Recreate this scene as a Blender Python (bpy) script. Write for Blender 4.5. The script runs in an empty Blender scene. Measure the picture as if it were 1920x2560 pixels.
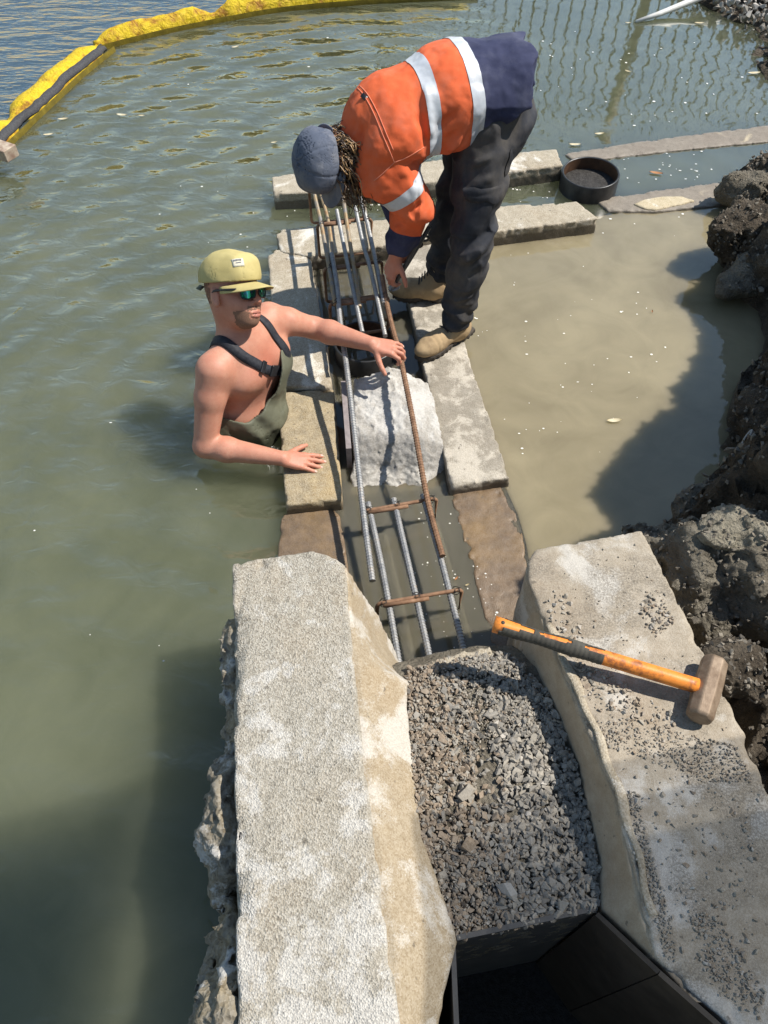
import bpy, bmesh, math, random
import numpy as np
from mathutils import Vector, Matrix, noise as mnoise

random.seed(7)
rng = np.random.default_rng(7)
scene = bpy.context.scene
COL = scene.collection

# ------------------------------------------------------------------ camera
CAM_H, PITCH, FPX = 2.5, math.radians(53.1), 1923.0
cam_data = bpy.data.cameras.new("camera")
cam_data.sensor_width = 36.0
cam_data.lens = FPX / 2560.0 * 36.0
cam_data.clip_start = 0.05
cam_data.clip_end = 2000.0
cam = bpy.data.objects.new("camera", cam_data)
cam.location = (0, 0, CAM_H)
cam.rotation_euler = (math.radians(90) - PITCH, 0, 0)
COL.objects.link(cam)
scene.camera = cam

# ------------------------------------------------------------------ sky, sun, exposure
SUN_EL, SUN_AZ = math.radians(55.0), math.radians(11.0)      # azimuth counted from +X towards +Y
SUN_DIR = np.array([math.cos(SUN_EL) * math.cos(SUN_AZ), math.cos(SUN_EL) * math.sin(SUN_AZ), math.sin(SUN_EL)])
world = bpy.data.worlds.new("World")
scene.world = world
world.use_nodes = True
wn = world.node_tree
sky = wn.nodes.new("ShaderNodeTexSky")
sky.sky_type = 'NISHITA'
sky.sun_disc = False
sky.sun_elevation = SUN_EL
sky.sun_rotation = math.radians(90) - SUN_AZ
sky.air_density = 1.6
sky.ozone_density = 2.0
sky.dust_density = 0.4
bgn = wn.nodes["Background"]
wn.links.new(sky.outputs[0], bgn.inputs[0])
bgn.inputs[1].default_value = 0.095
sun_data = bpy.data.lights.new("sun", 'SUN')
sun_data.energy = 4.6
sun_data.angle = math.radians(0.5)
sun_data.color = (1.0, 0.95, 0.87)
sun = bpy.data.objects.new("sun", sun_data)
sun.rotation_euler = Vector((-SUN_DIR[0], -SUN_DIR[1], -SUN_DIR[2])).to_track_quat('-Z', 'Y').to_euler()
sun.location = (6, 2, 9)
COL.objects.link(sun)
vs = scene.view_settings
vs.view_transform = 'Standard'
vs.look = 'None'
vs.gamma = 1.0
vs.use_curve_mapping = False
vs.exposure = 0.5
scene.cycles.max_bounces = 6
scene.cycles.transparent_max_bounces = 6
scene.cycles.caustics_reflective = False
scene.cycles.caustics_refractive = False
scene.cycles.sample_clamp_indirect = 4.0

# ------------------------------------------------------------------ helpers: places
CP, SP = math.cos(PITCH), math.sin(PITCH)


def ray(u, v):
    a, b = (u - 960.0) / FPX, (1280.0 - v) / FPX
    return np.array([a, CP + SP * b, -SP + CP * b])


def P(u, v, z=0.0):
    """the point at height z that the photograph shows at (u, v)"""
    d = ray(u, v)
    return np.array([0, 0, CAM_H]) + d * ((z - CAM_H) / d[2])


def PY(u, v, y):
    d = ray(u, v)
    return np.array([0, 0, CAM_H]) + d * (y / d[1])


def PP(pts, z=0.0):
    return [P(p[0], p[1], p[2] if len(p) > 2 else z) for p in pts]


def nrm(a):
    a = np.asarray(a, float)
    return a / np.linalg.norm(a)


# ------------------------------------------------------------------ helpers: noise
def _hash(ix, iy, iz, seed):
    h = (ix.astype(np.uint32) * np.uint32(73856093)) ^ (iy.astype(np.uint32) * np.uint32(19349663)) ^ (iz.astype(np.uint32) * np.uint32(83492791)) ^ np.uint32((seed * 2654435761) & 0xffffffff)
    h = (h ^ (h >> np.uint32(15))) * np.uint32(2246822519)
    h = (h ^ (h >> np.uint32(13))) * np.uint32(3266489917)
    return ((h ^ (h >> np.uint32(16))) & np.uint32(0xffffff)).astype(np.float32) / np.float32(0xffffff)


def vnoise(p, seed=0):
    p = np.asarray(p, np.float32)
    f0 = np.floor(p)
    i = f0.astype(np.int64)
    f = p - f0
    u = f * f * f * (f * (f * 6 - 15) + 10)
    x, y, z = i[:, 0], i[:, 1], i[:, 2]
    ux, uy, uz = u[:, 0], u[:, 1], u[:, 2]
    r = 0
    for dx in (0, 1):
        wx = ux if dx else 1 - ux
        for dy in (0, 1):
            wy = uy if dy else 1 - uy
            for dz in (0, 1):
                wz = uz if dz else 1 - uz
                r = r + wx * wy * wz * _hash(x + dx, y + dy, z + dz, seed)
    return r


def fbm(p, seed=0, octaves=3, gain=0.5):
    p = np.asarray(p, np.float32)
    s, a, t = 0, 1.0, 0
    for o in range(octaves):
        s = s + a * vnoise(p * (2.03 ** o) + 17.3 * o, seed + o)
        t += a
        a *= gain
    return s / t - 0.5


# ------------------------------------------------------------------ helpers: implicit shapes
def smin(a, b, k):
    if k <= 0:
        return np.minimum(a, b)
    h = np.maximum(k - np.abs(a - b), 0) / k
    return np.minimum(a, b) - h * h * k * 0.25


def smax(a, b, k):
    return -smin(-a, -b, k)


def s_cap(p, a, b, r1, r2):
    a = np.asarray(a, np.float32)
    ba = np.asarray(b, np.float32) - a
    pa = p - a
    L = float(ba @ ba) + 1e-9
    h = np.clip((pa @ ba) / L, 0, 1)
    d = pa - h[:, None] * ba
    return np.sqrt((d * d).sum(1)) - (r1 + (r2 - r1) * h)


def s_ell(p, c, r, R=None):
    q = p - np.asarray(c, np.float32)
    if R is not None:
        q = q @ np.asarray(R, np.float32).T        # rows of R = local axes
    r = np.asarray(r, np.float32)
    a = q / r
    k0 = np.sqrt((a * a).sum(1)) + 1e-9
    b = q / (r * r)
    k1 = np.sqrt((b * b).sum(1)) + 1e-9
    return k0 * (k0 - 1.0) / k1


def s_box(p, c, hs, R=None, r=0.0):
    q = p - np.asarray(c, np.float32)
    if R is not None:
        q = q @ np.asarray(R, np.float32).T
    q = np.abs(q) - (np.asarray(hs, np.float32) - r)
    return np.sqrt((np.maximum(q, 0) ** 2).sum(1)) + np.minimum(q.max(1), 0) - r


def s_poly(p, poly):
    x, y = p[:, 0], p[:, 1]
    poly = [np.asarray(q, np.float32) for q in poly]
    d = np.full(len(p), 1e9, np.float32)
    s = np.ones(len(p), np.float32)
    n = len(poly)
    j = n - 1
    for i in range(n):
        a, b = poly[i][:2], poly[j][:2]
        e = b - a
        wx, wy = x - a[0], y - a[1]
        t = np.clip((wx * e[0] + wy * e[1]) / float(e @ e + 1e-12), 0, 1)
        d = np.minimum(d, (wx - e[0] * t) ** 2 + (wy - e[1] * t) ** 2)
        c1, c2, c3 = y >= a[1], y < b[1], (e[0] * wy) > (e[1] * wx)
        flip = (c1 & c2 & c3) | (~c1 & ~c2 & ~c3)
        s = np.where(flip, -s, s)
        j = i
    return s * np.sqrt(d)


def s_prism(p, poly, z0, z1, r=0.008):
    d2 = s_poly(p, poly) + r
    dz = np.abs(p[:, 2] - (z0 + z1) / 2) - (z1 - z0) / 2 + r
    return np.minimum(np.maximum(d2, dz), 0) + np.sqrt(np.maximum(d2, 0) ** 2 + np.maximum(dz, 0) ** 2) - r


def surf(f, lo, hi, h, slack=0.0, project=0):
    """mesh of f = 0 (surface nets), evaluated only near the surface"""
    lo, hi = np.asarray(lo, float), np.asarray(hi, float)
    B = 4
    nb = np.maximum(np.ceil((hi - lo) / (h * B)).astype(int), 1)
    ax = [lo[k] + (np.arange(nb[k]) * B + B / 2) * h for k in range(3)]
    G = np.stack(np.meshgrid(*ax, indexing='ij'), -1).reshape(-1, 3).astype(np.float32)
    fc = f(G).reshape(nb)
    act = np.abs(fc) < B * h * 1.35 + slack
    F = np.where(fc < 0, np.float32(-1), np.float32(1))
    for k in range(3):
        F = np.repeat(F, B, k)
    F = np.pad(F, ((0, 1),) * 3, mode='edge')
    up = act
    for k in range(3):
        up = np.repeat(up, B, k)
    M = np.zeros(F.shape, bool)
    n = up.shape
    for o in ((0, 0, 0), (0, 0, 1), (0, 1, 0), (1, 0, 0), (0, 1, 1), (1, 0, 1), (1, 1, 0), (1, 1, 1)):
        M[o[0]:o[0] + n[0], o[1]:o[1] + n[1], o[2]:o[2] + n[2]] |= up
    ii = np.argwhere(M)
    pts = (lo + ii * h).astype(np.float32)
    F[M] = f(pts)
    del M, up
    S = F < 0
    c = np.zeros(tuple(np.array(S.shape) - 1), np.uint8)
    offs = [(a, b, d) for a in (0, 1) for b in (0, 1) for d in (0, 1)]
    e = S.shape
    for o in offs:
        c += S[o[0]:e[0] - 1 + o[0], o[1]:e[1] - 1 + o[1], o[2]:e[2] - 1 + o[2]]
    idx = np.argwhere((c > 0) & (c < 8))
    idm = np.full(c.shape, -1, np.int32)
    idm[idx[:, 0], idx[:, 1], idx[:, 2]] = np.arange(len(idx))
    acc = np.zeros((len(idx), 3))
    cnt = np.zeros(len(idx))
    val = {o: F[idx[:, 0] + o[0], idx[:, 1] + o[1], idx[:, 2] + o[2]] for o in offs}
    for a in offs:
        for k in range(3):
            if a[k] == 0:
                b = list(a)
                b[k] = 1
                b = tuple(b)
                fa, fb = val[a], val[b]
                cr = (fa < 0) != (fb < 0)
                t = np.where(cr, fa / np.where(cr, fa - fb, 1), 0)
                q = np.array(a, float)[None, :].repeat(len(idx), 0)
                q[:, k] += t
                acc[cr] += q[cr]
                cnt[cr] += 1
    V = lo + (idx + acc / np.maximum(cnt, 1)[:, None]) * h
    quads = []
    for k in range(3):
        a1, a2 = (k + 1) % 3, (k + 2) % 3
        s0 = [slice(None)] * 3
        s1 = [slice(None)] * 3
        s0[k], s1[k] = slice(0, -1), slice(1, None)
        A, Bm = S[tuple(s0)], S[tuple(s1)]
        E = np.argwhere(A != Bm)
        ok = (E[:, a1] > 0) & (E[:, a2] > 0) & (E[:, a1] < c.shape[a1]) & (E[:, a2] < c.shape[a2])
        E = E[ok]
        if not len(E):
            continue
        ins = A[E[:, 0], E[:, 1], E[:, 2]]
        q = []
        for o1, o2 in ((-1, -1), (0, -1), (0, 0), (-1, 0)):
            w = E.copy()
            w[:, a1] += o1
            w[:, a2] += o2
            q.append(idm[w[:, 0], w[:, 1], w[:, 2]])
        q = np.stack(q, 1)
        q[~ins] = q[~ins][:, ::-1]
        quads.append(q[(q >= 0).all(1)])
    Q = np.concatenate(quads) if quads else np.zeros((0, 4), int)
    for _ in range(project):
        e_ = h * 0.3
        Vf = V.astype(np.float32)
        f0 = f(Vf)
        g = np.stack([(f(Vf + np.eye(3, dtype=np.float32)[k] * e_) - f0) / e_ for k in range(3)], 1)
        V = V - np.clip(f0 / np.maximum((g * g).sum(1), 0.2), -h, h)[:, None] * g
    return V, Q


# ------------------------------------------------------------------ helpers: objects
BASE = {}


def props(o, label=None, cat=None, group=None, kind=None):
    if label:
        o['label'] = label
    if cat:
        o['category'] = cat
    if group:
        o['group'] = group
    if kind:
        o['kind'] = kind
    return o


def base_of(o):
    b = np.zeros(3)
    while o is not None:
        b += np.array(o.location)
        o = o.parent
    return b


def empty(name, loc, label=None, cat=None, group=None):
    o = bpy.data.objects.new(name, None)
    o.location = loc
    o.empty_display_size = 0.1
    COL.objects.link(o)
    return props(o, label, cat, group)


def mesh_obj(name, V, Fc, mat, parent=None, loc=None, smooth=True, attrs=None, mats=None):
    """V in world metres; the object's origin is loc (or the parent's origin)"""
    V = np.asarray(V, float)
    if parent is not None:
        b = base_of(parent)
        l = np.zeros(3)
    else:
        l = np.asarray(loc, float) if loc is not None else np.array([V[:, 0].mean(), V[:, 1].mean(), V[:, 2].min()])
        b = l
    me = bpy.data.meshes.new(name)
    if isinstance(Fc, np.ndarray):
        n, w = Fc.shape
        me.vertices.add(len(V))
        me.vertices.foreach_set("co", (V - b).astype(np.float32).ravel())
        me.loops.add(n * w)
        me.loops.foreach_set("vertex_index", Fc.astype(np.int32).ravel())
        me.polygons.add(n)
        me.polygons.foreach_set("loop_start", np.arange(0, n * w, w, dtype=np.int32))
        me.polygons.foreach_set("loop_total", np.full(n, w, np.int32))
        me.update(calc_edges=True)
        me.validate()
    else:
        me.from_pydata((V - b).tolist(), [], [list(map(int, f)) for f in Fc])
        me.update()
    me.polygons.foreach_set("use_smooth", np.full(len(me.polygons), bool(smooth)))
    for k, a in (attrs or {}).items():
        at = me.attributes.new(k, 'FLOAT', 'POINT')
        at.data.foreach_set("value", np.asarray(a, np.float32))
    me.materials.append(mat)
    o = bpy.data.objects.new(name, me)
    o.location = l
    COL.objects.link(o)
    if parent is not None:
        o.parent = parent
    return o


class MB:
    """collects simple shapes into one mesh"""

    def __init__(s):
        s.v, s.f, s.t = [], [], []
        s.n = 0

    def add(s, V, Fc, tone=0.5):
        V = np.asarray(V, float)
        s.v.append(V)
        s.f += [[int(i) + s.n for i in f] for f in Fc]
        s.t.append(np.full(len(V), tone))
        s.n += len(V)
        return s

    def box(s, c, hs, R=None, tone=0.5):
        V = np.array([[x, y, z] for x in (-1, 1) for y in (-1, 1) for z in (-1, 1)], float) * np.asarray(hs)
        if R is not None:
            V = V @ np.asarray(R)
        V = V + np.asarray(c)
        return s.add(V, [(0, 1, 3, 2), (4, 6, 7, 5), (0, 4, 5, 1), (2, 3, 7, 6), (0, 2, 6, 4), (1, 5, 7, 3)], tone)

    def tube(s, pts, r, sides=8, tone=0.5, cap=True, flat=1.0, up=None):
        pts = np.asarray(pts, float)
        n = len(pts)
        r = np.full(n, r) if np.isscalar(r) else np.asarray(r, float)
        T = np.gradient(pts, axis=0)
        T /= np.linalg.norm(T, axis=1)[:, None] + 1e-12
        if up is None:
            up = np.array([0, 0, 1.0]) if abs(T[:, 2]).mean() < 0.8 else np.array([1.0, 0, 0])
        A = np.cross(T, up)
        ln = np.linalg.norm(A, axis=1)[:, None]
        A = np.where(ln > 1e-3, A / (ln + 1e-12), np.array([1.0, 0, 0]))
        Bv = np.cross(A, T)
        th = np.arange(sides) * 2 * math.pi / sides
        V = pts[:, None, :] + r[:, None, None] * (np.cos(th)[None, :, None] * A[:, None, :] + flat * np.sin(th)[None, :, None] * Bv[:, None, :])
        V = V.reshape(-1, 3)
        F_ = []
        for i in range(n - 1):
            for j in range(sides):
                k = (j + 1) % sides
                F_.append((i * sides + j, i * sides + k, (i + 1) * sides + k, (i + 1) * sides + j))
        if cap:
            F_.append(tuple(range(sides))[::-1])
            F_.append(tuple((n - 1) * sides + j for j in range(sides)))
        return s.add(V, F_, tone)

    def arrays(s):
        return np.concatenate(s.v), s.f, np.concatenate(s.t)

    def build(s, name, mat, parent=None, loc=None, smooth=True):
        V, F_, t = s.arrays()
        return mesh_obj(name, V, F_, mat, parent, loc, smooth, {'tone': t})


def spline(pts, n):
    """Catmull-Rom through pts"""
    p = [np.asarray(q, float) for q in pts]
    p = [2 * p[0] - p[1]] + p + [2 * p[-1] - p[-2]]
    out = []
    segs = len(p) - 3
    for i in range(n):
        t = i / (n - 1) * segs
        k = min(int(t), segs - 1)
        t -= k
        a, b, c, d = p[k:k + 4]
        out.append(0.5 * (2 * b + (c - a) * t + (2 * a - 5 * b + 4 * c - d) * t * t + (3 * b - a - 3 * c + d) * t ** 3))
    return np.array(out)


def resample(pts, step):
    pts = np.asarray(pts, float)
    s = np.concatenate([[0], np.cumsum(np.linalg.norm(np.diff(pts, axis=0), axis=1))])
    n = max(int(s[-1] / step), 2)
    t = np.linspace(0, s[-1], n)
    return np.stack([np.interp(t, s, pts[:, k]) for k in range(3)], 1)


# ------------------------------------------------------------------ helpers: materials
class NT:
    def __init__(s, name):
        s.m = bpy.data.materials.new(name)
        s.m.use_nodes = True
        s.t = s.m.node_tree
        s.t.nodes.clear()
        s.o = s.t.nodes.new("ShaderNodeOutputMaterial")
        s.g = s.t.nodes.new("ShaderNodeNewGeometry")
        s.pos = s.g.outputs['Position']

    def put(s, sock, v):
        if isinstance(v, bpy.types.NodeSocket):
            s.t.links.new(v, sock)
        elif v is not None:
            if sock.type == 'RGBA' and not hasattr(v, '__len__'):
                v = (v, v, v, 1)
            if sock.type == 'RGBA' and len(v) == 3:
                v = (*v, 1)
            sock.default_value = v

    def vec(s, scale=(1, 1, 1), rot=(0, 0, 0), src=None):
        n = s.t.nodes.new("ShaderNodeMapping")
        s.put(n.inputs['Vector'], src or s.pos)
        n.inputs['Scale'].default_value = scale
        n.inputs['Rotation'].default_value = rot
        return n.outputs[0]

    def noise(s, scale, detail=4, rough=0.55, v=None, dist=0.0, color=False):
        n = s.t.nodes.new("ShaderNodeTexNoise")
        s.put(n.inputs['Vector'], v or s.pos)
        n.inputs['Scale'].default_value = scale
        n.inputs['Detail'].default_value = detail
        n.inputs['Roughness'].default_value = rough
        n.inputs['Distortion'].default_value = dist
        return n.outputs['Color' if color else 'Fac']

    def vor(s, scale, out='Distance', feature='F1', v=None):
        n = s.t.nodes.new("ShaderNodeTexVoronoi")
        n.feature = feature
        s.put(n.inputs['Vector'], v or s.pos)
        n.inputs['Scale'].default_value = scale
        return n.outputs[out]

    def wave(s, scale, v=None, dist=0.0, kind='BANDS', direction='X', detail=2, dscale=1.0):
        n = s.t.nodes.new("ShaderNodeTexWave")
        n.wave_type = kind
        if kind == 'BANDS':
            n.bands_direction = direction
        else:
            n.rings_direction = direction
        s.put(n.inputs['Vector'], v or s.pos)
        n.inputs['Scale'].default_value = scale
        n.inputs['Distortion'].default_value = dist
        n.inputs['Detail'].default_value = detail
        n.inputs['Detail Scale'].default_value = dscale
        return n.outputs['Fac']

    def ramp(s, fac, stops, interp='LINEAR'):
        n = s.t.nodes.new("ShaderNodeValToRGB")
        n.color_ramp.interpolation = interp
        e = n.color_ramp.elements
        while len(e) < len(stops):
            e.new(0.5)
        for el, (p, c) in zip(e, stops):
            el.position = p
            c = (c, c, c) if not hasattr(c, '__len__') else c
            el.color = (*c, 1)
        s.put(n.inputs[0], fac)
        return n.outputs[0]

    def mix(s, fac, a, b, blend='MIX'):
        n = s.t.nodes.new("ShaderNodeMix")
        n.data_type = 'RGBA'
        n.blend_type = blend
        s.put(n.inputs[0], fac)
        s.put(n.inputs[6], a)
        s.put(n.inputs[7], b)
        return n.outputs[2]

    def math(s, op, a, b=None, clamp=False):
        n = s.t.nodes.new("ShaderNodeMath")
        n.operation = op
        n.use_clamp = clamp
        s.put(n.inputs[0], a)
        if b is not None:
            s.put(n.inputs[1], b)
        return n.outputs[0]

    def attr(s, name):
        n = s.t.nodes.new("ShaderNodeAttribute")
        n.attribute_name = name
        return n.outputs['Fac']

    def bump(s, h, strength=0.5, dist=0.01, normal=None):
        n = s.t.nodes.new("ShaderNodeBump")
        n.inputs['Strength'].default_value = strength
        n.inputs['Distance'].default_value = dist
        s.put(n.inputs['Height'], h)
        if normal is not None:
            s.put(n.inputs['Normal'], normal)
        return n.outputs[0]

    def pbr(s, color, rough=0.8, normal=None, spec=0.5, metal=0.0, **kw):
        n = s.t.nodes.new("ShaderNodeBsdfPrincipled")
        s.put(n.inputs['Base Color'], color)
        s.put(n.inputs['Roughness'], rough)
        s.put(n.inputs['Specular IOR Level'], spec)
        s.put(n.inputs['Metallic'], metal)
        if normal is not None:
            s.put(n.inputs['Normal'], normal)
        for k, v in kw.items():
            s.put(n.inputs[k], v)
        s.t.links.new(n.outputs[0], s.o.inputs[0])
        return s.m

    def sep(s, k, src=None):
        n = s.t.nodes.new("ShaderNodeSeparateXYZ")
        s.put(n.inputs[0], src or s.pos)
        return n.outputs[k]


def mat_concrete(name, lo, hi, white=(0.72, 0.69, 0.62), white_amt=0.5, stain=(0.24, 0.17, 0.09), stain_amt=0.35, agg=190.0, speck=0.35, bump=0.35, wet=0.0, wscale=5.0, ygrad=0.0, wetline=0.0, dust=0.0):
    n = NT(name)
    big = n.noise(wscale, 6, 0.62, dist=0.4)
    mid = n.noise(26, 5, 0.6)
    c = n.ramp(mid, [(0.3, lo), (0.7, hi)])
    st = n.ramp(n.noise(3.1, 6, 0.65, v=n.vec((1, 1, 1), (0.3, 0.2, 0.9))), [(0.48, 0), (0.66, 1)])
    c = n.mix(n.math('MULTIPLY', st, stain_amt), c, stain)
    grain = n.noise(agg, 3, 0.7)
    if ygrad:      # lime bloom grows towards the near end of the wall
        big = n.math('ADD', n.math('SUBTRACT', n.noise(wscale * 2.6, 6, 0.62, dist=0.4), 0.02), n.math('MULTIPLY', n.math('MULTIPLY_ADD', n.sep(1), -1.6, clamp=True) if False else n.math('SUBTRACT', 1.05, n.sep(1), clamp=True), ygrad))
    wm = n.ramp(n.math('ADD', big, n.math('MULTIPLY', n.math('SUBTRACT', grain, 0.5), 0.22)), [(0.62 - white_amt * 0.2, 0), (0.70 - white_amt * 0.2, 1)])
    c = n.mix(n.math('MULTIPLY', wm, 0.85), c, white)
    vo = n.vor(agg, 'Color')
    tone = n.sep(0, vo)
    c = n.mix(speck, c, n.ramp(tone, [(0.0, (0.16, 0.13, 0.10)), (0.35, (0.42, 0.37, 0.29)), (1.0, (0.74, 0.69, 0.60))]), 'MIX')
    if dust:       # grit and dirt trodden into the top
        dm = n.math('MULTIPLY', n.ramp(n.noise(4.6, 6, 0.7, v=n.vec((1, 1, 1), (0.2, 0.7, 0.1))), [(0.46, 0), (0.58, 1)]), n.ramp(n.noise(170, 3, 0.7), [(0.40, 0), (0.56, 1)]))
        c = n.mix(n.math('MULTIPLY', dm, dust), c, (0.13, 0.112, 0.09))
    pits = n.ramp(n.noise(38, 3, 0.5, v=n.vec((1, 1, 1), (1.1, 0.4, 0.2))), [(0.27, 1), (0.32, 0)])
    c = n.mix(n.math('MULTIPLY', pits, 0.65), c, (0.10, 0.085, 0.065))
    hgt = n.math('ADD', n.math('MULTIPLY', n.noise(agg * 0.7, 4, 0.65), 0.6), n.math('MULTIPLY', n.vor(agg), 0.55))
    nb = n.bump(hgt, bump, 0.006)
    if wetline:
        zz = n.math('ADD', n.sep(2), n.math('MULTIPLY', n.math('SUBTRACT', n.noise(11, 5, 0.6), 0.5), 0.05))
        wl_ = n.ramp(n.math('MULTIPLY', zz, 5.0), [(5 * wetline - 0.04, 1), (5 * wetline + 0.02, 0)])
        c = n.mix(n.math('MULTIPLY', wl_, 0.72), c, (0.07, 0.055, 0.04))
        return n.pbr(c, n.ramp(wl_, [(0, 0.88), (1, 0.4)]), nb, 0.3)
    return n.pbr(c, 0.88 - 0.55 * wet, nb, 0.25 + 0.3 * wet)


def mat_simple(name, lo, hi, scale=30, rough=0.8, bump=0.2, bdist=0.003, spec=0.3, metal=0.0, bscale=None, detail=5, **kw):
    n = NT(name)
    c = n.ramp(n.noise(scale, detail, 0.6), [(0.3, lo), (0.7, hi)])
    nb = n.bump(n.noise(bscale or scale * 3, 5, 0.65), bump, bdist)
    return n.pbr(c, rough, nb, spec, metal, **kw)


def mat_water(name, col_lo, col_hi, opacity=1.0, ripple=None, sss=0.12, ior=3.2):
    """turbid water: a reflecting skin over silt-laden water that shows things just below it"""
    n = NT(name)
    c = n.ramp(n.math('ADD', n.math('MULTIPLY', n.noise(1.1, 3, 0.55, dist=1.6), 0.65), n.math('MULTIPLY', n.noise(4.5, 4, 0.6, dist=1.2), 0.35)), [(0.34, col_lo), (0.64, col_hi)])
    fine = n.ramp(n.noise(420, 2, 0.5), [(0.70, 0), (0.74, 1)])
    c = n.mix(n.math('MULTIPLY', fine, 0.25), c, (0.5, 0.46, 0.38))
    nb = ripple(n) if ripple else None
    d = n.t.nodes.new("ShaderNodeSubsurfaceScattering")      # light spreads under the skin of silty water
    d.falloff = 'BURLEY'
    n.put(d.inputs['Color'], c)
    d.inputs['Scale'].default_value = sss
    d.inputs['Radius'].default_value = (1.0, 1.0, 0.8)
    body = d.outputs[0]
    if opacity < 1:
        tr = n.t.nodes.new("ShaderNodeBsdfTransparent")
        n.put(tr.inputs[0], (0.80, 0.74, 0.58))
        mx = n.t.nodes.new("ShaderNodeMixShader")
        mx.inputs[0].default_value = opacity
        n.t.links.new(tr.outputs[0], mx.inputs[1])
        n.t.links.new(body, mx.inputs[2])
        body = mx.outputs[0]
    gl = n.t.nodes.new("ShaderNodeBsdfGlossy")
    gl.inputs['Roughness'].default_value = 0.02
    fr = n.t.nodes.new("ShaderNodeLayerWeight")
    fr.inputs['Blend'].default_value = 0.5
    if nb is not None:
        n.put(gl.inputs['Normal'], nb)
        n.put(fr.inputs['Normal'], nb)
    frs = n.math('ADD', 0.03, n.math('MULTIPLY', n.math('POWER', fr.outputs['Facing'], ior), 0.95))
    mx = n.t.nodes.new("ShaderNodeMixShader")
    n.t.links.new(frs, mx.inputs[0])
    n.t.links.new(body, mx.inputs[1])
    n.t.links.new(gl.outputs[0], mx.inputs[2])
    n.t.links.new(mx.outputs[0], n.o.inputs[0])
    return n.m


MAN1 = P(610, 1080)
SLABTIP = P(700, 640)


def rings(n, centre, wl, amp, decay):
    v = n.t.nodes.new("ShaderNodeVectorMath")
    v.operation = 'DISTANCE'
    n.put(v.inputs[0], n.pos)
    v.inputs[1].default_value = tuple(centre)
    d = n.math('ADD', v.outputs['Value'], n.math('MULTIPLY', n.noise(1.6, 2, 0.5), 0.22))
    w = n.math('SINE', n.math('MULTIPLY', d, 2 * math.pi / wl))
    a = n.math('DIVIDE', amp, n.math('ADD', 1.0, n.math('MULTIPLY', v.outputs['Value'], decay)))
    return n.math('MULTIPLY', w, a)


def ripple_lake(n):
    h = rings(n, MAN1, 0.19, 0.0050, 0.45)
    h = n.math('ADD', h, rings(n, P(1080, 560), 0.25, 0.0082, 0.22))
    h = n.math('ADD', h, n.math('MULTIPLY', n.noise(2.3, 2, 0.5, v=n.vec((1.0, 1.9, 1))), 0.040))
    h = n.math('ADD', h, n.math('MULTIPLY', n.noise(8.0, 2, 0.5, v=n.vec((1.0, 1.6, 1), (0, 0, 0.3)), dist=0.9), 0.0095))
    calm = n.math('MINIMUM', 1.0, n.math('MAXIMUM', 0.09, n.math('MULTIPLY', n.math('SUBTRACT', 1.15, n.sep(0)), 0.8)))
    return n.bump(n.math('MULTIPLY', h, calm), 1.0, 1.0)


def ripple_open(n):
    h = n.math('MULTIPLY', n.noise(3.0, 3, 0.55, v=n.vec((0.8, 2.0, 1), (0, 0, 0.25)), dist=0.4), 0.05)
    h = n.math('ADD', h, n.math('MULTIPLY', n.noise(11, 3, 0.5, v=n.vec((0.7, 1.9, 1), (0, 0, 0.35)), dist=0.6), 0.012))
    return n.bump(h, 1.0, 1.0)


def ripple_still(n):
    return n.bump(n.noise(3.0, 2, 0.5), 1.0, 0.004)


M = {}
M['wall_left'] = mat_concrete('weathered_cast_concrete', (0.235, 0.215, 0.175), (0.345, 0.32, 0.27), white_amt=0.22, white=(0.50, 0.49, 0.465), stain=(0.29, 0.21, 0.12), stain_amt=0.35, agg=230, speck=0.34, bump=0.9, wscale=4.2, ygrad=0.16)
M['wall_face'] = mat_concrete('ochre_stained_concrete', (0.25, 0.190, 0.115), (0.33, 0.262, 0.172), white_amt=0.62, white=(0.50, 0.47, 0.42), stain=(0.31, 0.21, 0.10), stain_amt=0.4, agg=260, speck=0.2, bump=0.3, wscale=5.5)
M['wall_right'] = mat_concrete('dusty_cast_concrete', (0.27, 0.225, 0.165), (0.39, 0.34, 0.27), white_amt=0.45, white=(0.50, 0.475, 0.43), stain=(0.25, 0.19, 0.13), stain_amt=0.6, agg=330, speck=0.14, bump=0.3, dust=0.6)
M['wall_rface'] = mat_concrete('brown_cast_face', (0.30, 0.235, 0.16), (0.40, 0.33, 0.24), white_amt=0.1, white=(0.5, 0.46, 0.4), stain=(0.25, 0.18, 0.11), stain_amt=0.5, agg=330, speck=0.08, bump=0.15)
M['slab'] = mat_concrete('pale_slab_concrete', (0.27, 0.225, 0.155), (0.40, 0.345, 0.255), white_amt=0.25, stain=(0.26, 0.19, 0.11), stain_amt=0.4, agg=260, speck=0.25, bump=0.45, wetline=0.055)
M['slab_ochre'] = mat_concrete('ochre_slab_concrete', (0.20, 0.155, 0.085), (0.36, 0.28, 0.16), white_amt=0.0, white=(0.42, 0.32, 0.16), stain=(0.40, 0.26, 0.08), stain_amt=0.6, agg=240, speck=0.2, bump=0.5, wetline=0.04)
M['slab_patchy'] = mat_concrete('half_dried_slab_concrete', (0.20, 0.175, 0.135), (0.28, 0.25, 0.20), white_amt=0.75, white=(0.50, 0.45, 0.37), stain=(0.22, 0.18, 0.13), stain_amt=0.4, agg=260, speck=0.15, bump=0.4, wscale=7.0, wetline=0.03)
M['slab_wet'] = mat_concrete('wet_brown_slab_concrete', (0.095, 0.060, 0.032), (0.17, 0.11, 0.06), white_amt=-1.0, stain=(0.22, 0.13, 0.04), stain_amt=0.6, agg=260, speck=0.06, bump=0.25, wet=0.75)
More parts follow.
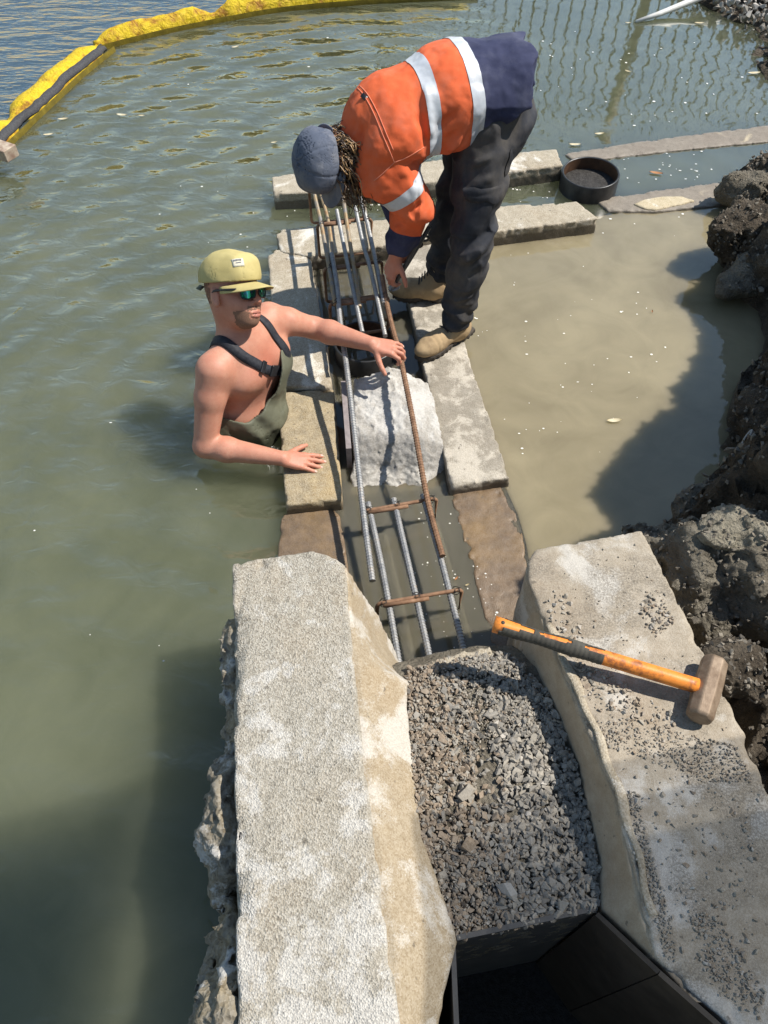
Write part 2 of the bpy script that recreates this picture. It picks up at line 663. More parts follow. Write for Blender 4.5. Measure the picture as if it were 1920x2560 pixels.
M['slab_film'] = mat_concrete('water_filmed_slab_concrete', (0.150, 0.124, 0.095), (0.225, 0.19, 0.15), white_amt=0.0, white=(0.46, 0.38, 0.25), stain=(0.16, 0.12, 0.09), stain_amt=0.4, agg=260, speck=0.10, bump=0.15, wet=0.5)
n = NT('lumpy_mortar')
zz = n.sep(2)
yn = n.math('ADD', n.sep(1), n.math('MULTIPLY', n.math('SUBTRACT', n.noise(8, 6, 0.65), 0.5), 0.08))
c = n.ramp(n.math('MULTIPLY', n.math('SUBTRACT', yn, 1.85), 1.25), [(0.0, (0.07, 0.058, 0.04)), (0.13, (0.15, 0.125, 0.09)), (0.19, (0.40, 0.37, 0.31)), (0.26, (0.42, 0.39, 0.34)), (0.30, (0.13, 0.124, 0.113)), (0.41, (0.175, 0.167, 0.155)), (0.44, (0.46, 0.445, 0.415)), (1.0, (0.53, 0.515, 0.48))])
gr = n.ramp(n.noise(7, 5, 0.7, v=n.vec((1.6, 0.8, 1))), [(0.48, 0), (0.58, 1)])
c = n.mix(n.math('MULTIPLY', gr, 0.75), c, (0.24, 0.215, 0.18))
c = n.mix(0.3, c, n.ramp(n.noise(120, 4, 0.7), [(0.3, (0.22, 0.20, 0.17)), (0.7, (0.7, 0.68, 0.64))]))
M['mound'] = n.pbr(c, n.ramp(zz, [(0.02, 0.3), (0.06, 0.9)]), n.bump(n.noise(110, 5, 0.7), 0.5, 0.008), 0.3)
M['rock'] = mat_concrete('barnacled_rock', (0.10, 0.085, 0.06), (0.22, 0.19, 0.14), white_amt=0.3, white=(0.48, 0.47, 0.45), stain=(0.30, 0.21, 0.08), stain_amt=0.6, agg=120, speck=0.2, bump=0.7, wscale=7)
M['lake'] = mat_water('green_grey_lake_water', (0.084, 0.091, 0.052), (0.118, 0.124, 0.074), 1.0, ripple_lake, 0.55, 2.25)
M['open'] = mat_water('blue_open_water', (0.035, 0.062, 0.082), (0.055, 0.085, 0.105), 1.0, ripple_open, 0.12, 2.3)
M['pond'] = mat_water('silty_pond_water', (0.195, 0.164, 0.098), (0.282, 0.240, 0.148), 1.0, ripple_still, 0.09, 3.0)
M['channel'] = mat_water('silty_channel_water', (0.150, 0.138, 0.098), (0.20, 0.182, 0.132), 0.55, ripple_still, 0.03, 3.0)


def soil_mat(name, lo, hi, dust):
    n = NT(name)
    c = n.ramp(n.noise(22, 6, 0.7), [(0.3, lo), (0.7, hi)])
    c = n.mix(n.math('MULTIPLY', n.ramp(n.noise(5, 5, 0.6), [(0.45, 0), (0.65, 1)]), 0.7), c, dust)
    h = n.math('ADD', n.noise(60, 6, 0.75), n.math('MULTIPLY', n.vor(90), 0.5))
    h2_ = n.math('ADD', h, n.math('MULTIPLY', n.noise(22, 6, 0.75), 1.2))
    return n.pbr(c, 0.92, n.bump(h2_, 1.0, 0.022), 0.2)


CLODS = []
M['soil'] = soil_mat('dark_damp_soil', (0.048, 0.038, 0.027), (0.125, 0.10, 0.073), (0.20, 0.168, 0.128))  # dark brown soil with paler random patches
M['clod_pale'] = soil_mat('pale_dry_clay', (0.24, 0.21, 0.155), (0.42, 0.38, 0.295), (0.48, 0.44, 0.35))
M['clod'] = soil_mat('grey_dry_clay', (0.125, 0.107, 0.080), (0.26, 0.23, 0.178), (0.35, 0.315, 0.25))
M['bed'] = mat_simple('silt_bed', (0.13, 0.10, 0.055), (0.20, 0.155, 0.09), 6, 0.9, 0.3)


def stone_mat(name, stops):
    n = NT(name)
    c = n.ramp(n.attr('tone'), stops)
    c = n.mix(0.35, c, n.ramp(n.noise(140, 4, 0.7), [(0.3, (0.10, 0.085, 0.07)), (0.7, (0.42, 0.38, 0.32))]))
    return n.pbr(c, 0.85, n.bump(n.noise(300, 4, 0.7), 0.35, 0.003), 0.25)


M['gravel'] = stone_mat('crushed_blue_stone', [(0.0, (0.17, 0.155, 0.135)), (0.45, (0.30, 0.28, 0.245)), (0.7, (0.40, 0.36, 0.295)), (0.85, (0.26, 0.185, 0.12)), (1.0, (0.56, 0.53, 0.48))])
M['crumb'] = stone_mat('brown_soil_crumb', [(0.0, (0.045, 0.037, 0.028)), (0.5, (0.12, 0.10, 0.075)), (0.8, (0.20, 0.175, 0.135)), (1.0, (0.32, 0.285, 0.23))])
M['rebar'] = None
n = NT('galvanised_grey_rebar')
t = n.attr('tone')
c = n.ramp(n.noise(30, 5, 0.7), [(0.35, (0.20, 0.205, 0.215)), (0.6, (0.34, 0.335, 0.32)), (0.75, (0.27, 0.17, 0.09))])
M['rebar'] = n.pbr(c, 0.5, n.bump(n.noise(260, 3, 0.6), 0.3, 0.002), 0.5, 0.35)
n = NT('rusty_rebar')
c = n.ramp(n.noise(34, 6, 0.7), [(0.3, (0.13, 0.068, 0.038)), (0.6, (0.27, 0.155, 0.090)), (0.8, (0.35, 0.235, 0.155))])
M['rust'] = n.pbr(c, 0.75, n.bump(n.noise(260, 3, 0.6), 0.4, 0.002), 0.35, 0.1)
n = NT('rust_tinged_rebar')
c = n.ramp(n.noise(12, 6, 0.7), [(0.38, (0.22, 0.21, 0.20)), (0.55, (0.33, 0.24, 0.13)), (0.7, (0.26, 0.13, 0.06))])
M['rebar_mix'] = n.pbr(c, 0.6, n.bump(n.noise(260, 3, 0.6), 0.3, 0.002), 0.45, 0.25)
M['pipe'] = mat_simple('black_pipe', (0.012, 0.012, 0.013), (0.035, 0.034, 0.033), 20, 0.38, 0.25, spec=0.5)
M['pipe_in'] = mat_simple('rusty_pipe_inside', (0.05, 0.028, 0.018), (0.12, 0.06, 0.03), 25, 0.7, 0.3)
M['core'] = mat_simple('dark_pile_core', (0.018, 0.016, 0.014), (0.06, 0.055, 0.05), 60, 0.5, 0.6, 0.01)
M['steel_dark'] = mat_simple('dark_steel_plate', (0.035, 0.035, 0.037), (0.075, 0.072, 0.068), 14, 0.55, 0.25, spec=0.5)
M['steel_brown'] = mat_simple('brown_steel_plate', (0.030, 0.024, 0.018), (0.060, 0.048, 0.036), 14, 0.6, 0.25, spec=0.4)

# ------------------------------------------------------------------ the setting: bed, water
def sheet(name, pts, z, mat):
    V = [(p[0], p[1], z) for p in pts]
    o = mesh_obj(name, V, [tuple(range(len(V)))], mat, loc=(V[0][0], V[0][1], z), smooth=False)
    if o.data.polygons[0].normal.z < 0:
        o.data.flip_normals()
    return props(o, kind='structure')


boom_line = [P(*q) for q in ((-330, 700), (-150, 520), (0, 372), (95, 272), (170, 200), (243, 128))]
boom_line2 = [P(*q) for q in ((246, 118), (400, 84), (540, 57), (700, 30), (900, 13), (1180, -6), (1500, -60), (2000, -150))]
slabA_mid = [P(735, 600), P(722, 640), P(757, 970), P(775, 1250), P(778, 1420)]
row2_mid = [P(1010, 580), P(1250, 552), P(1500, 540), P(1830, 492), P(2100, 450)]
r1_mid = [P(1045, 640), P(1110, 900), P(1200, 1190)]
r2_out = [P(1262, 1216), P(1294, 1285), P(1315, 1357), P(1329, 1440), P(1420, 1600)]
bank_far = [P(2150, 330), P(2050, 130), P(1850, 30), P(1740, -40)]
lake_pts = ([(-6, -2.5, 0), (-6, 1.2, 0)] + boom_line + boom_line2[1:] + [(9.5, 9.6, 0), (9.5, 5.4, 0)] + row2_mid[::-1] + slabA_mid + [(-0.25, 1.0, 0), (-0.25, -2.5, 0)])
sheet('lake_water', lake_pts, 0.0, M['lake'])
sheet('channel_water', slabA_mid[::-1] + [P(735, 600)] + [row2_mid[0]] + r1_mid + r2_out + [(0.62, 0.9, 0), (-0.25, 0.9, 0)], 0.0, M['channel'])
sheet('pond_water', [row2_mid[0]] + row2_mid[1:] + [(9.5, 4.6, 0), (9.5, 0.6, 0), (0.62, 0.6, 0)] + r2_out[::-1] + r1_mid[::-1], 0.0, M['pond'])
sheet('open_water', [(-400, -60, 0), (-6, -60, 0), (-6, 1.2, 0)] + boom_line + boom_line2[1:] + [(9.5, 9.6, 0), (400, 9.6, 0), (400, 500, 0), (-400, 500, 0)], -0.004, M['open'])
sheet('lake_bed', [(-60, -40, 0), (60, -40, 0), (60, 90, 0), (-60, 90, 0)], -0.55, M['bed'])


# ------------------------------------------------------------------ concrete blocks
def concrete_block(name, poly, z0, z1, mat, label, cat='slab', h=0.008, amp=0.007, chip=0.035, r=0.003, seed=1, extra=None, group=None, attrs_fn=None, parent=None):
    poly = [np.asarray(p, float) for p in poly]
    pa = np.array([p[:2] for p in poly])
    lo = [pa[:, 0].min() - 0.04, pa[:, 1].min() - 0.04, z0 - 0.03]
    hi = [pa[:, 0].max() + 0.04, pa[:, 1].max() + 0.04, z1 + 0.04]

    def f(p):
        d2 = s_poly(p, poly)
        dz = np.abs(p[:, 2] - (z0 + z1) / 2) - (z1 - z0) / 2
        d = np.minimum(np.maximum(d2 + r, dz + r), 0) + np.sqrt(np.maximum(d2 + r, 0) ** 2 + np.maximum(dz + r, 0) ** 2) - r
        if extra is not None:
            d = extra(p, d)
        near = np.exp(-((np.abs(d2) / 0.025) ** 2) - ((p[:, 2] - z1) / 0.03) ** 2)
        d = d + amp * fbm(p * 9, seed, 3) + 0.35 * amp * fbm(p * 60, seed + 9, 2)
        return d + chip * near * np.maximum(fbm(p * 30, seed + 5, 3), 0)

    V, Q = surf(f, lo, hi, h, slack=amp + chip * 0.5)
    o = mesh_obj(name, V, Q, mat, parent)
    if parent is None:
        props(o, label, cat, group)
    return o


# far cross walls and slabs, tops a few centimetres above the water
def ring_poly(pts, z):
    return [P(a, b, z) for a, b in pts]


concrete_block('concrete_slab', ring_poly([(690, 582), (703, 573), (985, 545), (1262, 513), (1441, 503), (1497, 546), (1210, 583), (990, 610), (775, 640), (700, 628)], 0.09), -0.10, 0.09, M['slab'],
               'long pale concrete slab crossing under the rebar cage and the bending man\'s legs', seed=3, group='concrete slabs of the channel walls')
concrete_block('concrete_slab', ring_poly([(678, 440), (740, 432), (1060, 402), (1392, 371), (1408, 412), (1080, 455), (790, 480), (684, 484)], 0.10), -0.10, 0.10, M['slab'],
               'farthest pale concrete slab, behind the blue cap and the bending man', seed=5, group='concrete slabs of the channel walls')
concrete_block('concrete_slab', ring_poly([(669, 640), (690, 624), (758, 622), (778, 650), (805, 800), (832, 968), (706, 966), (682, 800)], 0.08), -0.16, 0.08, M['slab'],
               'pale concrete slab crossed by rebar shadows, beside the khaki cap', seed=7, group='concrete slabs of the channel walls')
concrete_block('concrete_slab', ring_poly([(698, 980), (835, 972), (846, 1100), (857, 1248), (714, 1264), (702, 1110)], 0.07), -0.16, 0.07, M['slab_ochre'],
               'ochre stained slab under the open hand of the man in waders', seed=9, group='concrete slabs of the channel walls')
concrete_block('concrete_slab', ring_poly([(1000, 610), (1085, 600), (1120, 700), (1176, 905), (1275, 1194), (1128, 1216), (1113, 1150), (1060, 925), (1020, 745)], 0.06), -0.16, 0.06, M['slab_patchy'],
               'patchy half dried slab carrying the bending man\'s boots', seed=11, group='concrete slabs of the channel walls')
concrete_block('concrete_slab', ring_poly([(697, 1320), (706, 1285), (740, 1268), (822, 1262), (852, 1280), (872, 1430), (880, 1560), (690, 1560)], 0.012), -0.2, 0.012, M['slab_wet'],
               'wet rust brown slab just behind the near left wall', seed=13, amp=0.008, group='concrete slabs of the channel walls')
concrete_block('concrete_slab', ring_poly([(1122, 1226), (1150, 1215), (1250, 1216), (1290, 1285), (1311, 1357), (1322, 1440), (1400, 1620), (1240, 1650), (1180, 1420)], 0.003), -0.2, 0.003, M['slab_wet'],
               'brown slab barely awash right of the lower rebar cage', seed=15, amp=0.008, group='concrete slabs of the channel walls')
concrete_block('concrete_slab', ring_poly([(1408, 383), (1600, 352), (1930, 310), (1930, 352), (1700, 374), (1440, 404)], 0.012), -0.1, 0.012, M['slab_film'],
               'greyish slab awash in water behind the farther black pipe ring', seed=17, amp=0.004, group='concrete slabs of the channel walls')
dry_ = concrete_block('concrete_slab', ring_poly([(1486, 498), (1650, 474), (1840, 450), (1840, 508), (1640, 528), (1523, 527)], 0.014), -0.1, 0.014, M['slab_film'],
               'short awash slab with a dry yellowish patch, right of the long pale slab', seed=19, amp=0.005, group='concrete slabs of the channel walls')

M['dry'] = mat_concrete('dry_yellow_patch', (0.42, 0.34, 0.20), (0.55, 0.46, 0.30), white_amt=0.0, agg=260, speck=0.25, bump=0.4)
concrete_block('dry_patch', ring_poly([(1582, 508), (1612, 496), (1655, 489), (1705, 489), (1740, 500), (1702, 511), (1668, 517), (1640, 523), (1612, 520)], 0.024), 0.0, 0.024, M['dry'], None, seed=20, amp=0.006, chip=0.02, parent=dry_)
# mortar mound between the slabs
mtop = [P(884, 955, 0.13), P(930, 938, 0.15), P(1000, 928, 0.15), P(1072, 950, 0.10), P(1118, 1130, 0.06), P(1128, 1205, 0.02), P(1000, 1235, -0.02), P(868, 1235, 0.0), P(884, 1130, 0.09)]
mfar, mnear = P(970, 945, 0.14), P(990, 1240, -0.02)


def f_mound(p):
    d2 = s_poly(p, mtop)
    t = np.clip((mfar[1] - p[:, 1]) / (mfar[1] - mnear[1]), -0.2, 1.2)
    top = np.interp(t, [-0.2, 0.0, 0.35, 0.62, 0.80, 1.0, 1.2], [0.16, 0.155, 0.145, 0.125, 0.045, -0.015, -0.05])
    top = top + 0.03 * np.exp(-((p[:, 0] - mfar[0]) / 0.05) ** 2) * np.exp(-((t - 0.05) / 0.25) ** 2)
    top = top - np.clip(p[:, 0] - (mfar[0] + 0.06 + 0.09 * t), 0, 1) * 0.5
    d = smax(d2, (p[:, 2] - top) * 0.8, 0.006)
    d = np.maximum(d, -0.15 - p[:, 2])
    lump_ = 0.4 + 0.6 * np.exp(-((p[:, 0] - mfar[0] - 0.02) / 0.06) ** 2) + np.clip(t - 0.35, 0, 0.5)
    return d + (0.026 * fbm(p * 14, 31, 3) + 0.032 * np.abs(fbm(p * 34, 33, 3))) * lump_ + 0.012 * fbm(p * 80, 35, 2)


_m = np.array(mtop)
V, Q = surf(f_mound, [_m[:, 0].min() - .05, _m[:, 1].min() - .05, -0.12], [_m[:, 0].max() + .05, _m[:, 1].max() + .05, 0.24], 0.007, 0.03)
mound = mesh_obj('mortar_mound', V, Q, M['mound'])
props(mound, 'lumpy whitish mortar heap between the slabs under the long bars', 'mortar heap')
bd = MB()
bd.box((P(866, 1060, 0.06) + P(884, 1060, 0.06)) / 2 - np.array([0.015, 0, 0.02]), (0.011, 0.20, 0.085), Matrix.Rotation(math.radians(-5), 3, 'Z'))
bd_o = bd.build('formwork_board', mat_simple('grey_board', (0.20, 0.17, 0.17), (0.30, 0.26, 0.25), 40, 0.8, 0.3), smooth=False)
props(bd_o, 'grey formwork board standing against the mortar heap', 'board')

# near walls --------------------------------------------------------------
ZT = 0.50
ZG = 0.375
wl_top = [P(579, 1406, ZT), P(690, 1388, ZT), P(785, 1374, ZT), P(862, 1404, ZT), P(905, 1850, ZT), P(990, 2480, ZT), P(1004, 2600, ZT), (-0.02, -0.7, ZT), (-0.44, -0.7, ZT), P(590, 2560, ZT), P(586, 2000, ZT)]
fa, fb = np.array([0.07, 1.14]), np.array([0.185, 0.30])        # foot of the battered inner face


def left_wall_extra(p, d):
    return d


wl = empty('concrete_wall', (P(720, 1900, 0)[0], 0.6, 0.0), 'near left concrete wall with white lime patches and an ochre inner face', 'wall', 'near walls of the channel')
wl_poly = [p[:2] for p in map(np.asarray, wl_top)]


def f_wl(p):
    d2 = s_poly(p, wl_poly)
    d = np.maximum(d2 + 0.008, p[:, 2] - ZT + 0.008)
    d = np.minimum(d, 0) + np.sqrt(np.maximum(d2 + .008, 0) ** 2 + np.maximum(p[:, 2] - ZT + .008, 0) ** 2) - 0.008
    d = np.maximum(d, 0.28 - p[:, 2])
    near = np.exp(-((np.abs(d2) / 0.03) ** 2) - ((p[:, 2] - ZT) / 0.03) ** 2)
    left = np.clip((-0.30 - p[:, 0]) / 0.08, 0, 1)
    d = d + 0.008 * fbm(p * 8, 41, 3) + 0.005 * fbm(p * 60, 44, 2)
    return d + near * (0.03 + 0.07 * left) * np.maximum(fbm(p * 24, 47, 3) + 0.03, 0)


V, Q = surf(f_wl, [-0.58, -0.72, 0.26], [0.12, 1.42, ZT + 0.03], 0.0075, 0.02)
mesh_obj('coping', V, Q, M['wall_left'], wl)
# battered inner face: from the coping's inner edge down and out to its foot
edge = [np.asarray(P(862, 1404, ZT)), np.asarray(P(905, 1850, ZT)), np.asarray(P(990, 2480, ZT)), np.array([0.0, -0.7, ZT])]
foot = [P(1010, 1668, 0.02), P(1012, 1760, 0.24), P(1050, 2090, 0.27), P(1143, 2349, 0.28), P(1090, 2580, 0.24), np.array([0.19, -0.7, 0.25])]


FACE_F = [P(1012, 1668, 0.05), P(1014, 1700, ZG), P(1024, 1850, ZG), P(1055, 2090, ZG), P(1143, 2349, ZG), P(1096, 2560, ZG), np.array([0.10, -0.7, ZG])]


def f_face(p):
    # solid wedge under the coping; its sloping face is interpolated along y
    ey = [-q[1] for q in edge]
    ex = np.interp(-p[:, 1], ey, [q[0] for q in edge])
    fy = [-q[1] for q in FACE_F]
    fx = np.interp(-p[:, 1], fy, [q[0] for q in FACE_F])
    fz = np.interp(-p[:, 1], fy, [q[2] for q in FACE_F])
    t = np.clip((ZT - p[:, 2]) / np.maximum(ZT - fz, 0.05), 0, np.where(p[:, 1] > 0.95, 2.0, 1.0))
    xs = ex + (fx - ex) * t
    d = (p[:, 0] - xs) * 0.75
    far = np.array([edge[0][0], edge[0][1] + 0.0])
    ys = far[1] - (far[1] - FACE_F[0][1]) * np.clip((ZT - p[:, 2]) / 0.45, 0, 1.2)
    d = np.maximum(d, (p[:, 1] - ys) * 0.9)
    d = np.maximum(d, p[:, 2] - (ZT - 0.012))
    d = np.maximum(d, -0.28 - p[:, 0])
    d = np.maximum(d, -0.25 - p[:, 2])
    return d + 0.012 * fbm(p * 7, 51, 3) + 0.005 * fbm(p * 40, 53, 2)


V, Q = surf(f_face, [-0.45, -0.72, -0.28], [0.34, 1.40, ZT], 0.009, 0.02)
mesh_obj('inner_face', V, Q, M['wall_face'], wl)


# rough stones under its water side
def boulder(name, c, r, mat, label, cat='rock', seed=0, amp=0.25, h=0.01, group=None, rot=0.0, fr=5.0, flat=None):
    c = np.asarray(c, float)
    r = np.asarray(r, float)
    R = np.array([[math.cos(rot), math.sin(rot), 0], [-math.sin(rot), math.cos(rot), 0], [0, 0, 1]])
    m = float(r.min())

    def f(p):
        w = np.stack([fbm(p * fr * 0.8, seed + 20 + k, 2) for k in range(3)], 1) * m * 1.1
        d = s_ell(p + w, c, r, R)
        lumps = np.abs(fbm(p * fr * 2.2, seed + 3, 2, 0.6))
        fine_ = np.abs(fbm(p * fr * 7, seed + 13, 2, 0.6))
        return d + amp * m * 2 * fbm(p * fr, seed, 3) + amp * m * 2.6 * (lumps - 0.12) + amp * m * 0.9 * (fine_ - 0.12) + amp * m * 0.55 * fbm(p * fr * 9, seed + 6, 3, 0.65)

    e = r.max() * 1.35
    V, Q = surf(f, c - [e, e, r[2] * 1.6], c + [e, e, r[2] * 1.6], h, m * (amp + 0.4))
    o = mesh_obj(name, V, Q, mat)
    if label:
        props(o, label, cat, group)
    if cat == 'clod':
        CLODS.append(V)
    return o


boulder('footing_stone', (-0.415, 1.05, 0.20), (0.085, 0.25, 0.24), M['rock'], 'dark jagged footing stone at the far end of the left wall', seed=61, h=0.008, amp=0.42, fr=9.0, group='footing stones under the left wall')
boulder('footing_stone', (-0.40, 0.62, 0.20), (0.085, 0.24, 0.24), M['rock'], 'whitish crusted footing stone at the middle of the left wall', seed=64, h=0.008, amp=0.42, fr=9.0, group='footing stones under the left wall')
boulder('footing_stone', (-0.365, 0.20, 0.20), (0.095, 0.23, 0.24), M['rock'], 'bulging ochre and grey footing stone nearest the camera', seed=67, h=0.008, amp=0.42, fr=9.0, group='footing stones under the left wall')

wr_top = [P(1316, 1440, ZT), P(1322, 1400, ZT), P(1340, 1372, ZT), P(1450, 1352, ZT), P(1530, 1338, ZT), P(1606, 1324, ZT), P(1680, 1470, ZT), P(1805, 1715, ZT), P(1862, 1830, ZT), P(1925, 1990, ZT), (1.02, 0.3, ZT), (1.1, -0.6, ZT), (0.78, -0.6, ZT),
          P(1822, 2560, ZT), P(1676, 2436, ZT), P(1638, 2390, ZT), P(1620, 2315, ZT), P(1540, 1990, ZT), P(1447, 1771, ZT), P(1354, 1540, ZT)]
wr = concrete_block('concrete_wall', wr_top, -0.25, ZT, M['wall_right'], 'near right concrete wall with the sledgehammer and dirt on top', 'wall', h=0.0085, amp=0.008, chip=0.05, r=0.004, seed=71, group='near walls of the channel')

# the right wall's inner face leans out a little towards the gravel
redge = [P(1322, 1400, ZT), P(1354, 1540, ZT), P(1447, 1771, ZT), P(1540, 1990, ZT), P(1620, 2315, ZT), P(1668, 2440, ZT)]
rfoot = [P(1275, 1612, 0.02), P(1300, 1630, 0.30), P(1375, 1735, 0.37), P(1450, 1910, 0.37), P(1500, 2140, 0.37), P(1496, 2290, 0.37), P(1660, 2432, 0.47)]


RF_A = np.array(P(1490, 2278, ZG)[:2]) + np.array([0.012, 0.006])
RF_D = nrm(np.array(P(1652, 2426, 0.498)[:2]) + np.array([0.012, 0.006]) - RF_A)
RF_N = np.array([-RF_D[1], RF_D[0]]).astype(np.float32)
RF_N = RF_N if RF_N[0] > 0 else -RF_N


def f_rface(p):
    ex = np.interp(-p[:, 1], [-q[1] for q in redge], [q[0] for q in redge])
    fx = np.interp(-p[:, 1], [-q[1] for q in rfoot], [q[0] for q in rfoot])
    fz = np.interp(-p[:, 1], [-q[1] for q in rfoot], [q[2] for q in rfoot])
    t = np.clip((ZT - p[:, 2]) / np.maximum(ZT - fz, 0.05), 0, np.where(p[:, 1] > 0.95, 2.0, 1.0))
    d = (ex + (fx - ex) * t - p[:, 0]) * 0.75
    d = np.maximum(d, p[:, 0] - ex - 0.10)
    ys = redge[0][1] - 0.02 - (redge[0][1] - rfoot[0][1]) * np.clip((ZT - p[:, 2]) / 0.48, 0, 1.2)
    d = np.maximum(d, (p[:, 1] - ys) * 0.9)
    d = np.maximum(d, p[:, 2] - (ZT - 0.012))
    d = np.maximum(d, np.where(p[:, 1] < 0.5, RF_N @ RF_A - (p[:, :2] @ RF_N), -1))
    d = np.maximum(d, np.where(p[:, 1] < 0.95, 0.25, -0.2) - p[:, 2])
    return d + 0.010 * fbm(p * 7, 56, 3) + 0.004 * fbm(p * 40, 57, 2)


V, Q = surf(f_rface, [0.2, 0.15, -0.2], [0.85, 1.45, ZT], 0.009, 0.02)
mesh_obj('inner_face', V, Q, M['wall_rface'], wr)

# the pale mortar lip that runs along its inner edge
lip = resample(spline([P(1362, 1560, 0.503), P(1420, 1690, 0.503), P(1470, 1800, 0.503), P(1530, 1960, 0.503), P(1580, 2120, 0.503), P(1622, 2290, 0.503)], 60), 0.012)
lip[:, 0] += 0.004 * np.sin(np.arange(len(lip)) * 0.5) + 0.010
lr = 0.011 + 0.004 * (vnoise(np.c_[np.arange(len(lip)) * 0.3, np.zeros(len(lip)), np.zeros(len(lip))], 5) - 0.5) * 2
MB().tube(lip, lr, 9, flat=0.45).build('mortar_lip', M['slab'], wr)

# gravel between the walls -------------------------------------------------
gpoly = [P(1012, 1668, ZG), P(1120, 1632, ZG), P(1275, 1610, ZG), P(1375, 1735, ZG), P(1450, 1910, ZG), P(1500, 2140, ZG), P(1500, 2275, ZG), P(1143, 2352, ZG), P(1040, 2090, ZG)]
gpoly2 = [np.array(q[:2]) for q in gpoly]


def gravel_z(x, y):
    p = np.stack([np.asarray(x, float), np.asarray(y, float), np.zeros(np.shape(x))], -1).reshape(-1, 3)
    z = ZG - 0.02 + 0.06 * fbm(p * 3.0, 81, 2)
    return z - 0.06 * np.clip((p[:, 1] - 1.02) / 0.10, 0, 1.5)


GP_A = np.array(gpoly2[7])
GP_D = nrm(np.array(gpoly2[6]) - GP_A)
GP_N = np.array([-GP_D[1], GP_D[0]]).astype(np.float32)


def f_fill(p):
    d2 = s_poly(p, gpoly2) - 0.05
    d2 = np.maximum(d2, GP_N @ GP_A - (p[:, :2] @ GP_N))
    d = np.maximum(d2, (p[:, 2] - gravel_z(p[:, 0], p[:, 1]) + 0.004) * 0.9)
    d = np.maximum(d, -0.1 - p[:, 2])
    return d + 0.010 * fbm(p * 40, 83, 3)


V, Q = surf(f_fill, [-0.05, 0.22, -0.05], [0.80, 1.28, 0.46], 0.011, 0.02)
fill = mesh_obj('packed_fill', V, Q, M['clod'])
props(fill, 'packed sandy fill under the loose gravel between the near walls', 'fill', kind='structure')


HULLS = []
for _k in range(36):
    bmh = bmesh.new()
    for _i in range(10):
        w_ = rng.normal(size=3)
        w_ = w_ / np.linalg.norm(w_) * rng.uniform(0.78, 1.16) * np.array([1.2, 0.95, 0.78])
        bmh.verts.new(w_)
    r_ = bmesh.ops.convex_hull(bmh, input=bmh.verts)
    bmesh.ops.delete(bmh, geom=[g for g in r_['geom_interior'] if isinstance(g, bmesh.types.BMVert)], context='VERTS')
    bmesh.ops.triangulate(bmh, faces=bmh.faces)
    bmesh.ops.recalc_face_normals(bmh, faces=bmh.faces)
    bmh.verts.index_update()
    HULLS.append((np.array([v.co[:] for v in bmh.verts]), np.array([[v.index for v in f.verts] for f in bmh.faces])))
    bmh.free()


def scatter_stones(name, pts, radii, tones, mat, jit=0.28):
    VV, FF, TT, k = [], [], [], 0
    for p, r, t in zip(pts, radii, tones):
        v, f = HULLS[rng.integers(len(HULLS))]
        q, _ = np.linalg.qr(rng.normal(size=(3, 3)))
        if np.linalg.det(q) < 0:
            q[:, 0] = -q[:, 0]
        VV.append((v * rng.uniform(0.8, 1.2, 3)) @ q.T * r + p)
        FF.append(f + k)
        TT.append(np.full(len(v), t))
        k += len(v)
    return mesh_obj(name, np.concatenate(VV), np.concatenate(FF), mat, None, smooth=False, attrs={'tone': np.concatenate(TT)})


def sample_poly(poly, n):
    a = np.array([q[:2] for q in poly])
    out = np.zeros((0, 2))
    while len(out) < n:
        c = rng.uniform(a.min(0), a.max(0), (n * 2, 2))
        d = s_poly(np.c_[c, np.zeros(len(c))].astype(np.float32), poly)
        out = np.concatenate([out, c[d < -0.004]])
    return out[:n]


pts, rad, ton = [], [], []
xy = sample_poly(gpoly2, 5200)
nz = fbm(np.c_[xy, np.zeros(len(xy))] * 3.5, 85, 2)
for (x, y), q in zip(xy, nz):
    left = np.clip((0.34 + 0.12 * (0.7 - y) - x) / 0.16, 0, 1)          # the dirtier, finer left side
    if abs(x - (0.27 + 0.05 * (1.0 - y))) < 0.035 + 0.05 * q and 0.62 < y < 1.0 and rng.random() < 0.85:
        continue
    r = rng.uniform(0.0058, 0.0138) * (1 - 0.35 * left * rng.random())
    if rng.random() < 0.06:
        r *= 1.35
    pts.append((x, y, float(gravel_z(x, y)[0]) + rng.uniform(-0.004, 0.010)))
    rad.append(r)
    ton.append(0.80 + rng.uniform(0, 0.06) if rng.random() < left * 0.7 else (0.97 if rng.random() < 0.02 else rng.uniform(0.1, 0.68)))
props(scatter_stones('gravel', pts, rad, ton, M['gravel']), kind='stuff')
w = sample_poly(gpoly2, 5200)
keepf = fbm(np.c_[w, np.zeros(len(w))] * 5.0, 89, 3) + 0.25 * np.clip((0.34 - w[:, 0]) / 0.2, 0, 1) > 0.02
w = w[keepf]
props(scatter_stones('grit', [(x, y, float(z_) + rng.uniform(0.004, 0.013)) for (x, y), z_ in zip(w, gravel_z(w[:, 0], w[:, 1]))], rng.uniform(0.0016, 0.0050, len(w)), rng.uniform(0.55, 0.86, len(w)), M['gravel']), kind='stuff')
for (u, v, r, tone, lab) in ((1166, 1990, 0.034, 0.72, 'largest tan stone lying on the brown side of the gravel'), (1270, 2232, 0.026, 0.98, 'pale whitish stone near the black pit edge of the gravel'),
                             (1172, 2120, 0.027, 0.84, 'brown stone lying on the left side of the gravel'), (1405, 2275, 0.028, 0.55, 'grey stone close to the right corner of the steel pit plate')):
    p = P(u, v, ZG)
    p[2] = float(gravel_z(p[0], p[1])[0]) + r * 0.45
    o = scatter_stones('stone', [p], [r], [tone], M['gravel'], 0.16)
    props(o, lab, 'stone', 'larger stones on the gravel')

